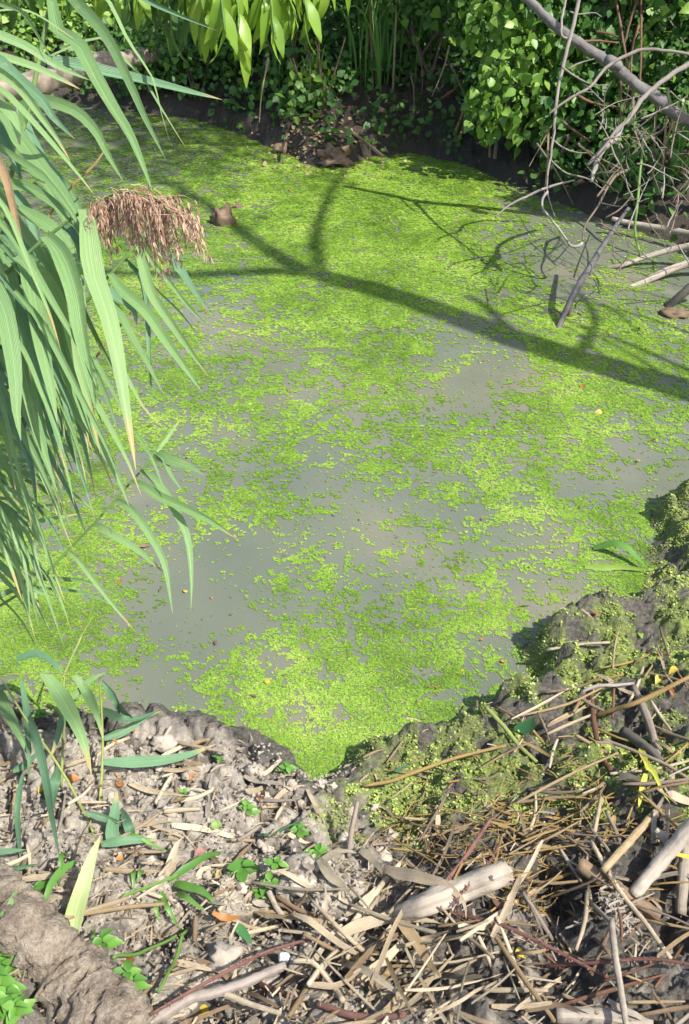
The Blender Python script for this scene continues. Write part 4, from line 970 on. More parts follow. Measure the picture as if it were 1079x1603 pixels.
R1 = reed('reed', gpt(-1.0, 1.25), 'reed whose arching stem carries the drooping brown seed head', [(-140, 640, 1.3), (-20, 455, 1.28), (40, 402, 1.27), (90, 356, 1.26), (140, 326, 1.25), (156, 315, 1.25)], [.006, .005, .0035, .002], [
    ([(26, 402), (42, 418), (50, 445), (58, 490), (66, 540), (76, 590), (90, 662)], 1.26, 1.16, 39),
    ([(72, 370), (88, 385), (102, 408), (119, 458), (128, 517), (137, 565), (150, 640)], 1.25, 1.17, 40),
    ([(132, 328), (137, 345), (139, 370), (146, 428), (166, 488), (180, 547), (196, 640), (213, 737)], 1.25, 1.15, 44),
    ([(-40, 250), (-5, 290), (30, 340), (59, 378), (90, 425), (112, 480), (128, 560)], 1.34, 1.3, 40),
    ([(30, 325), (50, 338), (82, 358), (106, 390), (122, 425), (135, 480)], 1.34, 1.33, 30),
    ([(98, 352), (108, 362), (119, 380), (124, 412)], 1.28, 1.26, 19, 'reed_teal'),
    ([(-60, 415), (-20, 440), (4, 480), (16, 530), (24, 590), (26, 646), (33, 690)], 1.2, 1.12, 42),
    ([(-60, 380), (-10, 400), (14, 440), (24, 520), (42, 600), (60, 680), (74, 725), (90, 770)], 1.3, 1.2, 40),
    ([(-30, 200), (0, 255), (11, 280), (19, 312), (26, 345), (40, 402)], 1.2, 1.22, 17, 'reed_brown'),
    ([(44, 404), (60, 420), (78, 455), (88, 500), (96, 540), (118, 612), (150, 680), (178, 735), (202, 792)], 1.32, 1.2, 34),
    ([(47, 402), (64, 424), (76, 455), (90, 492), (96, 540)], 1.36, 1.36, 34, 'reed_teal')])
R2 = reed('reed', gpt(-.85, 1.5), 'reed with the long blades crossing the upper left corner', [(-90, 560, 1.5), (-20, 420, 1.45), (15, 285, 1.42), (36, 203, 1.42), (50, 150, 1.42), (60, 100, 1.42), (82, -10, 1.42), (95, -90, 1.42)], [.006, .005, .004, .003], [
    ([(80, -5), (92, 55), (119, 67), (147, 120), (178, 174), (202, 212), (222, 258), (240, 304)], 1.42, 1.28, 34),
    ([(56, 110), (70, 98), (97, 101), (140, 110), (170, 117), (222, 128), (300, 146), (348, 156)], 1.44, 1.5, 27, 'reed_teal'),
    ([(92, -50), (113, -5), (142, 25), (172, 64), (205, 132), (228, 185), (260, 250)], 1.42, 1.3, 25),
    ([(36, 200), (37, 168), (50, 158), (80, 160), (120, 175), (150, 205), (168, 240), (194, 285)], 1.42, 1.34, 25),
    ([(17, 268), (32, 264), (52, 270), (72, 290), (92, 325), (108, 360)], 1.42, 1.4, 23),
    ([(-50, 110), (-10, 155), (33, 220), (67, 264), (98, 305), (125, 345), (150, 390)], 1.4, 1.32, 36),
    ([(30, 165), (40, 200), (56, 230), (76, 262), (94, 282), (112, 310)], 1.46, 1.45, 27, 'reed_teal'),
    ([(76, -60), (160, -10), (195, 53), (217, 89), (238, 120), (256, 190), (270, 232)], 1.5, 1.45, 9),
    ([(90, -70), (190, -25), (234, 2), (278, 22), (340, 48)], 1.55, 1.6, 12, 'reed_teal'),
    ([(62, 95), (150, 60), (178, 78), (222, 120), (250, 165), (292, 233)], 1.5, 1.48, 6)])
R3 = reed('reed', gpt(-.9, 1.75), 'reed with pointed blades fanning out just below the seed head', [(-60, 740, 1.65), (50, 575, 1.58), (120, 490, 1.53), (172, 431, 1.5), (208, 390, 1.5), (226, 368, 1.5)], [.006, .005, .004, .002], [
    ([(160, 448), (165, 465), (185, 488), (208, 532), (226, 562), (242, 592), (257, 618)], 1.5, 1.42, 22),
    ([(172, 430), (180, 442), (195, 460), (228, 488), (253, 524), (282, 565), (316, 613)], 1.5, 1.42, 26),
    ([(196, 405), (208, 418), (222, 436), (229, 475), (232, 520), (234, 560), (238, 625)], 1.52, 1.5, 10, 'reed_teal'),
    ([(215, 385), (222, 411), (238, 460), (268, 505), (298, 548), (328, 590)], 1.5, 1.44, 22),
    ([(222, 380), (238, 408), (267, 444), (298, 483), (335, 518)], 1.5, 1.46, 9),
    ([(226, 368), (249, 387), (276, 413), (300, 449), (326, 487)], 1.52, 1.5, 17, 'reed_teal'),
    ([(218, 390), (238, 444), (282, 488), (318, 534)], 1.54, 1.5, 6),
    ([(164, 446), (178, 465), (196, 475), (210, 490), (214, 510)], 1.54, 1.54, 20, 'reed_teal'),
    ([(150, 460), (168, 500), (178, 548), (207, 606), (226, 639), (250, 663)], 1.5, 1.46, 10)])
R4 = reed('reed', gpt(-.95, 1.5), 'slender reed reaching low over open water with separate narrow blades', [(-120, 1010, 1.7), (-30, 965, 1.66), (55, 913, 1.62), (107, 861, 1.6), (148, 819, 1.58), (204, 756, 1.56), (237, 719, 1.55), (243, 706, 1.55)], [.004, .0032, .0026, .0015], [
    ([(243, 709), (250, 698), (262, 684), (283, 656)], 1.55, 1.58, 10),
    ([(238, 719), (252, 716), (270, 722), (298, 732), (320, 744)], 1.55, 1.5, 20),
    ([(243, 709), (256, 718), (268, 744), (286, 770)], 1.55, 1.5, 10),
    ([(204, 757), (220, 760), (242, 776), (279, 792), (327, 814), (372, 844)], 1.56, 1.46, 19),
    ([(219, 737), (236, 747), (253, 766), (275, 802), (293, 843), (299, 902), (299, 956)], 1.55, 1.48, 17),
    ([(182, 783), (195, 789), (210, 803), (238, 843), (259, 888), (271, 962)], 1.57, 1.5, 15),
    ([(148, 820), (158, 824), (176, 836), (216, 861), (238, 880), (258, 897)], 1.58, 1.52, 14),
    ([(107, 863), (120, 874), (142, 902), (175, 944), (212, 988)], 1.6, 1.54, 10),
    ([(212, 676), (226, 700), (238, 721), (260, 774)], 1.54, 1.5, 7)], stem_mat='stem_green')
R5 = reed('reed', gpt(-.8, 1.1), 'reed at the left edge with its blades spreading over the fallen log', [(-140, 420, 1.22), (-70, 250, 1.2), (-35, 90, 1.2), (-15, -60, 1.2)], [.006, .005, .004, .003], [
    ([(-35, 40), (0, 56), (42, 74), (84, 101), (112, 114), (142, 126)], 1.2, 1.26, 24),
    ([(-40, 80), (0, 90), (56, 107), (98, 126), (126, 140)], 1.2, 1.22, 17),
    ([(-30, 0), (25, 12), (45, 30), (57, 50), (72, 75), (84, 98)], 1.22, 1.22, 10),
    ([(-40, 70), (0, 97), (28, 123), (64, 154), (84, 184), (118, 218)], 1.2, 1.2, 26, 'reed_teal'),
    ([(-40, 95), (0, 112), (34, 140), (64, 181), (92, 221), (110, 252)], 1.18, 1.18, 16),
    ([(-40, 120), (0, 140), (28, 166), (70, 212), (118, 268), (148, 305)], 1.18, 1.16, 14),
    ([(-50, 140), (-5, 190), (12, 215), (30, 260), (38, 300)], 1.3, 1.3, 32, 'reed_teal'),
    ([(-45, 150), (10, 172), (24, 195), (32, 230)], 1.26, 1.26, 26),
    ([(-60, 230), (0, 285), (40, 292), (83, 317), (119, 352), (135, 385)], 1.28, 1.25, 26),
    ([(-50, 200), (50, 262), (74, 282), (102, 317), (126, 356), (140, 392)], 1.26, 1.24, 13),
    ([(-25, 20), (30, 16), (60, 25), (92, 45), (118, 62)], 1.3, 1.32, 6)])
R6 = reed('reed', gpt(-1.15, 1.55), 'reed with a heap of shaded narrow blades hanging at the left edge', [(-160, 900, 1.75), (-60, 760, 1.72), (-25, 640, 1.7), (-5, 560, 1.7)], [.005, .004, .003], [
    ([(-30, 640), (20, 670), (50, 705), (74, 758), (90, 808)], 1.62, 1.58, 19),
    ([(-50, 850), (0, 838), (28, 825), (75, 813), (132, 803)], 1.68, 1.72, 12),
    ([(-40, 820), (30, 802), (75, 791), (124, 782)], 1.7, 1.72, 8),
    ([(-40, 850), (0, 884), (38, 922), (79, 986)], 1.6, 1.56, 14),
    ([(-50, 820), (0, 840), (48, 865), (88, 886)], 1.6, 1.6, 11),
    ([(-40, 960), (0, 936), (27, 924), (56, 914)], 1.6, 1.62, 17),
    ([(20, 905), (48, 921), (92, 936)], 1.6, 1.6, 10),
    ([(-10, 770), (22, 817), (50, 870), (76, 905), (96, 955)], 1.62, 1.6, 9),
    ([(-30, 870), (0, 902), (22, 925), (48, 965)], 1.6, 1.6, 11),
    ([(-40, 740), (0, 750), (40, 790), (62, 830)], 1.66, 1.64, 11, 'reed_teal'),
    ([(-50, 770), (0, 790), (30, 812), (60, 850)], 1.7, 1.7, 12, 'reed_teal')], mat='reed')
# many slim sunlit blades filling out the clump
r = np.random.default_rng(15)
slim = []
for i in range(64):
    x = r.uniform(-30, 125); y = r.uniform(330, 620) - .5 * max(0, x - 60); d_ = r.uniform(1.2, 1.62)
    L = r.uniform(130, 260); sl = r.uniform(.18, .55)
    slim.append(([(x - 45, y - 55), (x, y), (x + L * sl * .45, y + L * .42), (x + L * sl * .8, y + L * .75), (x + L * sl, y + L)], d_, d_ - .07, r.uniform(8, 19), r.choice(['reed', 'reed', 'reed_teal'])))
R9 = reed('reed', gpt(-1.05, 1.3), 'bushy reed with many slim sunlit blades hanging down the left side', [(-160, 760, 1.45), (-80, 520, 1.45), (-50, 330, 1.42), (-30, 200, 1.4)], [.006, .005, .004], slim[:32])
R10 = reed('reed', gpt(-1.15, 1.6), 'bushy reed behind the others with slim blades reaching over the duckweed', [(-160, 780, 1.6), (-80, 560, 1.58), (-40, 360, 1.55)], [.006, .005, .004], slim[32:])
low = []
for i in range(30):
    x = r.uniform(-30, 70); y = r.uniform(650, 930); L = r.uniform(70, 150); an = r.uniform(.05, 1.15)
    low.append(([(x - 30, y - 15), (x, y), (x + L * .5 * math.cos(an), y + L * .5 * math.sin(an)), (x + L * math.cos(an + .15), y + L * math.sin(an + .15))], 1.66, 1.62, r.uniform(4, 10), r.choice(['reed', 'reed', 'reed_teal'])))
R11 = reed('reed', gpt(-1.2, 1.45), 'low bushy reed with short thin blades over the water at the left edge', [(-150, 980, 1.7), (-70, 860, 1.68), (-45, 700, 1.66)], [.004, .003, .002], low)
# shaded inner blades
random.seed(5); r = np.random.default_rng(5)
inner = [([( -70 + r.uniform(0, 40), y - 40), (x - 5, y), (x + r.uniform(14, 40), y + r.uniform(40, 80)), (x + r.uniform(40, 80), y + r.uniform(110, 190))], d, d - .03, r.uniform(10, 24) if y < 640 else r.uniform(7, 14), r.choice(['reed_teal', 'reed_teal', 'reed']) if y < 640 else 'reed')
         for x, y, d in [(r.uniform(-25, 45), r.uniform(400, 830), r.uniform(1.42, 1.6)) for _ in range(40)]]
R7 = reed('reed', gpt(-1.1, 1.35), 'reed half hidden inside the dense heap of blades at the left edge', [(-150, 780, 1.5), (-70, 560, 1.5), (-45, 380, 1.5), (-30, 250, 1.5)], [.006, .005, .004], inner[:22])
R8 = reed('reed', gpt(-1.2, 1.7), 'reed deepest inside the heap of blades at the left edge, mostly in shade', [(-170, 800, 1.6), (-80, 600, 1.6), (-50, 450, 1.6)], [.006, .005, .004], inner[22:])
# drooping seed head
hp = put('seed_head', *tube(resample([D(150, 318, 1.25), D(175, 305, 1.24), D(198, 300, 1.22), D(226, 304, 1.2), D(250, 314, 1.19), (D(266, 332, 1.18))], 20), [.0022, .0016, .001], 5)[:2], M['stem_green'], R1)
rach = resample([D(150, 318, 1.25), D(175, 305, 1.24), D(198, 300, 1.22), D(226, 304, 1.2), D(250, 314, 1.19), (D(266, 332, 1.18))], 60)
r = np.random.default_rng(12); SV, SF, SUV, so, sv = [], [], [], 0, []
cp, ca, cb, cc, cs, ct = [], [], [], [], [], []
for i in range(96):
    j = int(r.uniform(0, 59)); p0 = rach[j] + r.normal(0, .006, 3) * [1, 1, .5]
    f = j / 59; L = r.uniform(.3, 1.12) * (.055 + .042 * math.sin(min(1, f * 1.3) * 2.6)) * r.uniform(.6, 1.1) * (1.15 if f < .4 else 1)
    out = np.array([r.normal(.003, .009) + .018 * f, r.normal(-.002, .014), -L])
    strand = resample([p0, p0 + out * [.9, .9, .3] + [0, 0, .004], p0 + out * [1.2, 1.2, .7], p0 + out * [1.3, 1.3, 1.05]], 9)
    V, F, uv = tube(strand, [.0006, .0004], 3); SV.append(V); SF += [[q + so for q in x] for x in F]; so += len(V); SUV.append(uv); sv += [r.random()] * len(V)
    for q in range(22):
        e = r.uniform(.2, 1); k = int(e * 8); pp = strand[min(k, 8)] + r.normal(0, .0028, 3)
        cp.append(pp); ca.append(nrm(np.array([r.normal(0, .28), r.normal(0, .28), -1]))); cs.append(r.uniform(.008, .0145)); ct.append(r.random())
SPIKE = np.array([[0, 0, 0], [.35, .11, .03], [1, 0, 0], [.35, -.11, .03]])
cp, ca, cs = np.array(cp), np.array(ca), np.array(cs)[:, None]
A, B, C = frames(ca, r.normal(0, 1, ca.shape) + [0, -1, .3])
V, F = scatter(SPIKE, np.array([[0, 1, 2, 3]]), cp, A * cs, B * cs, C * cs)
V2 = np.vstack(SV + [V]); F2 = SF + [[int(q) + so for q in x] for x in F]
tag(put('spikelets', V2, F2, M['panicle'], hp, attrs={'v': np.concatenate([sv, np.repeat(ct, 4)])}, uv=np.vstack(SUV + [np.tile([[.5, 0], [1, .4], [.5, 1], [0, .4]], (len(cp), 1))])), kind='stuff')
# a dry stalk leaning through the reeds
for k, (pts, d) in enumerate([([(168, 230), (145, 262), (118, 286), (60, 360), (20, 420)], 1.5), ([(262, 440), (232, 470), (205, 490), (150, 560)], 1.6)]):
    v, f, uv = tube(resample(T(pts, d), 10), [.0016, .002], 5)
    tag(put('dry_stalk', v, f, M['golden'], uv=uv), ['thin tan stalk poking up through the upper reed blades', 'thin tan stalk poking out below the seed head'][k], 'stalk', 'dry stalks among the reeds')

# ------------------------------------------------------------------ low reeds on the near bank, bottom left
def gl(pts, lifts):
    out = []
    for i, (x, y) in enumerate(pts):
        g = G(x, y); h = np.interp(i / (len(pts) - 1), np.linspace(0, 1, len(lifts)), lifts)
        dirv = CO - g; out.append(g + dirv / dirv[2] * h)
    return out
def low_reed(base_px, label, leaves, stem=None, name='low_reed', stem_mat='reed_stem_yellow', srad=(.0035, .0025), group='low reeds on the near bank', cat='reed'):
    t = thing(name, G(*base_px), label, cat, group)
    if stem is not None:
        v, f, uv = tube(resample(gl(*stem), 16), srad, 6); put('stem', v, f, M[stem_mat], t, uv=uv, smooth=True)
    for pts, lifts, w, m_ in leaves:
        q = resample(gl(pts, lifts), 14); r = np.random.default_rng(int(pts[0][0] * 3 + pts[-1][1]))
        V, F, uv = ribbon(q, w * np.linalg.norm(q[7] - CO) / FPX * 1.15, r.normal(0, .3), r.uniform(.08, .2), 5, .5, nrm(np.array([.15, -.6, .78])), r.normal(0, .3))
        put('leaf', V, F, M[m_], t, uv=uv, smooth=True)
    return t
a_, b_ = 'reed', 'reed_teal'
low_reed((100, 1250), 'low reed with two broad bright blades bending down beside the waterline', [
    ([(96, 1200), (68, 1052), (94, 1088), (117, 1130), (133, 1169), (144, 1216)][1:], [.24, .22, .1], 25, a_),
    ([(117, 1057), (136, 1084), (152, 1120), (162, 1159)], [.22, .18, .12], 15, a_),
    ([(104, 1094), (97, 1130), (84, 1175), (71, 1200)], [.16, .1, .04], 11, b_),
    ([(113, 1094), (136, 1070), (150, 1060), (166, 1053)], [.18, .2, .2], 9, a_),
    ([(26, 1032), (58, 1024), (88, 1042), (102, 1062)], [.22, .25, .22], 12, b_)],
    ([(96, 1240), (98, 1180), (102, 1110), (100, 1058), (112, 1030), (127, 998)], [.0, .1, .2, .24, .28]))
low_reed((156, 1270), 'low reed with an upright yellow-green stem and blades lying to the right', [
    ([(159, 1066), (175, 1084), (185, 1104), (209, 1124)], [.2, .16, .1], 11, b_),
    ([(159, 1110), (188, 1125), (220, 1124), (254, 1109)], [.12, .08, .05], 14, b_),
    ([(163, 1156), (195, 1143), (227, 1122), (254, 1112)], [.05, .05, .04], 13, b_),
    ([(162, 1193), (201, 1193), (253, 1190), (293, 1182), (338, 1165)], [.05, .06, .03], 15, b_)],
    ([(156, 1266), (161, 1165), (156, 1061)], [.0, .1, .2]))
low_reed((30, 1290), 'low reed at the left edge with bluish blades hanging straight down', [
    ([(-10, 1072), (15, 1120), (36, 1162), (48, 1192)], [.2, .15, .08], 17, a_),
    ([(33, 1066), (42, 1114), (45, 1182), (45, 1226)], [.2, .16, .08], 10, b_),
    ([(46, 1120), (56, 1150), (65, 1182), (75, 1234), (83, 1285), (94, 1346)], [.18, .14, .06], 15, b_),
    ([(92, 1200), (85, 1230), (83, 1269)], [.1, .06], 14, b_),
    ([(36, 1212), (29, 1253), (28, 1284), (33, 1350)], [.12, .08, .02], 10, b_),
    ([(20, 1207), (42, 1195), (63, 1174)], [.08, .08], 10, b_)],
    ([(150, 1310), (114, 1237), (81, 1182), (39, 1123), (-10, 1040)], [.0, .05, .1, .17, .24]))
low_reed((180, 1330), 'short stiff reed shoot with three cut-off bluish blades on the clods', [
    ([(176, 1330), (176, 1300), (180, 1270), (184, 1238)], [.01, .05, .08], 17, b_),
    ([(208, 1314), (201, 1292), (190, 1264)], [.01, .05], 13, b_),
    ([(136, 1272), (169, 1282), (208, 1296)], [.06, .05, .03], 10, b_),
    ([(159, 1322), (195, 1315), (248, 1315)], [.03, .04, .02], 13, b_)])
low_reed((10, 1380), 'long flat blades reaching in from the left edge above the mud-caked log', [
    ([(-40, 1372), (0, 1364), (30, 1358), (62, 1352)], [.05, .05, .03], 14, b_),
    ([(-40, 1340), (0, 1334), (42, 1330)], [.05, .04], 10, b_),
    ([(-10, 1450), (14, 1420), (30, 1380)], [.1, .14], 9, a_)])
low_reed((100, 1480), 'stout pale green sheath standing beside the mud-caked log', [
    ([(113, 1480), (116, 1440), (130, 1390), (145, 1340), (158, 1308)], [.0, .06, .13, .18], 24, 'reed_pale')], name='reed_sheath', group='low reeds on the near bank')
low_reed((-10, 1058), 'single thin green grass stem lying level over the reeds', [], ([(-40, 1056), (40, 1055), (118, 1052)], [.24, .24, .24]), name='thin_grass', cat='grass', srad=(.0018, .0012), group='thin grass stems by the reeds')
low_reed((90, 1060), 'single thin green grass stem curving up over the duckweed', [], ([(100, 1062), (112, 1030), (128, 995), (146, 965)], [.2, .24, .28, .3]), name='thin_grass', cat='grass', srad=(.0016, .0008), group='thin grass stems by the reeds')
# ------------------------------------------------------------------ logs, sticks and straws on the near bank
def px_m(q): return float(np.linalg.norm(q - CO) * .97) / FPX
def stiff(pts, lift, n):
    """A stiff straw or stick: straight in height from end to end, propped just clear of what it lies on."""
    g = np.array([G(x, y) for x, y in pts]); k = len(pts)
    z = g[0, 2] + (g[-1, 2] - g[0, 2]) * np.linspace(0, 1, k)
    p = resample(np.array([P(x, y, zz) for (x, y), zz in zip(pts, z)]), n)
    gr = np.maximum(HT(p[:, 0], p[:, 1]), 0); need = float(np.clip(np.percentile(gr - p[:, 2], 80), 0, .035))
    lf = lift if np.isscalar(lift) else np.interp(np.linspace(0, 1, k), np.linspace(0, 1, len(lift)), lift)
    z = z + need * .8 + lf
    return resample(np.array([P(x, y, zz) for (x, y), zz in zip(pts, z)]), n)
def stick(name, pts, w, mat, label, cat, lift=.008, group=None, taper=(.8, 1, .8), ns=8, rough=.07, n=None):
    q = stiff(pts, lift, n or max(10, 5 * len(pts))); rad = w * px_m(q[len(q) // 2]) / 2
    q[:, 2] += rad * .6
    v, f, uv = tube(q, [rad * x for x in taper], ns, rough)
    return tag(put(name, v, f, M[mat], uv=uv, smooth=True), label, cat, group)
def flat(name, pts, w, mat, label, cat, lift=.012, group=None, blunt=False, fold=.1, roll=None, n=None):
    q = lie(pts, lift, n or max(9, 4 * len(pts))); q[:, 2] = .35 * q[:, 2] + .65 * stiff(pts, lift, len(q))[:, 2]; r = np.random.default_rng(int(pts[0][0] * 7 + pts[-1][1] * 3))
    V, F, uv = ribbon(q, w * px_m(q[len(q) // 2]) * 1.1, r.normal(0, .3) if roll is None else roll, fold + .08 * r.random(), 5 if w > 9 else 3, .6, np.array([.1, -.4, .9]), r.normal(0, .35), blunt)
    return tag(put(name, V, F, M[mat], uv=uv, smooth=True), label, cat, group)
def barkwood(pts, rads, ns, seed, amp, n=40):
    return knotty(resample(pts, n), rads, ns, seed, amp)
sg = 'dead sticks on the near bank'; tg = 'dry reed straws on the near bank'; bg_ = 'dead reed blades on the near bank'
# mud-caked log, bottom left
lp = [G(-70, 1365), G(40, 1468), G(118, 1540), G(205, 1640)]
lp = [p + np.array([0, 0, z]) for p, z in zip(lp, (.03, .035, .035, .02))]
t = thing('mud_caked_log', lp[1], 'thick log caked in dried clay in the bottom left corner', 'log')
V, F, uv = barkwood(lp, [.046, .048, .05, .048], 40, 4, .30, 110)
uvn = uv * [1, 1]; ctr = np.repeat(resample(lp, 110), 40, 0); w1_, w2_, wid = worley(uv[:, 0] * 5, uv[:, 1] * 10, 3)
V = ctr + (V - ctr) * (.95 + .42 * (sstep((w2_ - w1_) / .10) * wid) + .10 * fbm(uv[:, 0] * 22, uv[:, 1] * 60, 4, 9, .65) - .10 * (w2_ - w1_ < .05))[:, None]
lm_, n, l, b = new_mat('clay_caked_bark')
tc = N(n, 'ShaderNodeTexCoord'); n1 = noise(n, l, 22, 6, .7, tc.outputs['Object']); n2 = noise(n, l, 130, 5, .7, tc.outputs['Object'])
cr = ramp(n, [(.30, (.09, .068, .05)), (.45, (.21, .165, .12)), (.57, (.36, .295, .22)), (.72, (.50, .425, .33))]); l.new(math_(n, l, 'ADD', math_(n, l, 'MULTIPLY', n1.outputs[0], .6), math_(n, l, 'MULTIPLY', n2.outputs[0], .4)), cr.inputs[0])
l.new(cr.outputs[0], b.inputs['Base Color']); b.inputs['Roughness'].default_value = .9
bump(n, l, b, math_(n, l, 'ADD', n1.outputs[0], n2.outputs[0]), 1.0, .012); M['claybark'] = lm_
put('trunk', V, F, lm_, t, uv=uv, smooth=True)
for k, (x, y, rr) in enumerate([(70, 1465, .036), (40, 1500, .034), (110, 1520, .035), (150, 1545, .03), (130, 1590, .04), (185, 1590, .032), (20, 1455, .03)]):
    p = G(x, y); p = p + nrm(CO - p) * .03
    rs = np.random.default_rng(k)
    nu, nv = 16, 9; Vv = []
    for j in range(nv + 1):
        for i in range(nu):
            a = 2 * math.pi * i / nu; e = -math.pi / 2 + math.pi * j / nv
            Vv.append([math.cos(a) * math.cos(e), math.sin(a) * math.cos(e), math.sin(e)])
    Vv = np.array(Vv); dd_ = 1 + .5 * (vnoise(Vv[:, 0] * 2 + k, Vv[:, 1] * 2 + Vv[:, 2], k) + .6 * vnoise(Vv[:, 0] * 5, Vv[:, 1] * 5 + Vv[:, 2] * 4, k + 2))
    Vv = Vv * dd_[:, None] * [rr * 1.15, rr, rr * .75] + p - nrm(CO - p) * .012
    put('clay_crust', Vv, [[j * nu + i, j * nu + (i + 1) % nu, (j + 1) * nu + (i + 1) % nu, (j + 1) * nu + i] for j in range(nv) for i in range(nu)], lm_, t, smooth=True)
# driftwood with a knot hole
q = [G(600, 1452) + [0, 0, .012], G(669, 1434) + [0, 0, .025], G(725, 1413) + [0, 0, .03], G(772, 1396) + [0, 0, .034], G(784, 1391) + [0, 0, .034]]
t = thing('driftwood', q[1], 'smooth pale driftwood with a round knot hole near its blunt end', 'driftwood')
V, F, uv = barkwood(q, [.012, .018, .023, .025, .026, .026, .020], 20, 7, .16, 36); dr_ = np.random.default_rng(3); V[-60:] += dr_.normal(0, .0035, (60, 3)); V[:40] += dr_.normal(0, .003, (40, 3)); ga_ = uv[:, 0] * 2 * math.pi
ctr = np.repeat(resample(q, 36), 20, 0); V = ctr + (V - ctr) * (1 + .10 * np.sin(ga_ * 5 + 1.3 * np.sin(uv[:, 1] * 9)) * (uv[:, 1] < .8))[:, None] * [1, 1, .8]
put('trunk', V + [0, 0, .018], F, M['driftpale'], t, uv=uv, smooth=True)
kp = resample(q, 36)[29] + [0, 0, .018]; kn = nrm(np.array([.12, -.5, .85]))
V, F, uv = tube([kp + kn * .012, kp + kn * .0245], [.0062, .005], 14, .25); put('hole_shade_disc', V, F, M['darkwood'], t, uv=uv)  # solid dark disc, its colour stands for the shade inside the hole
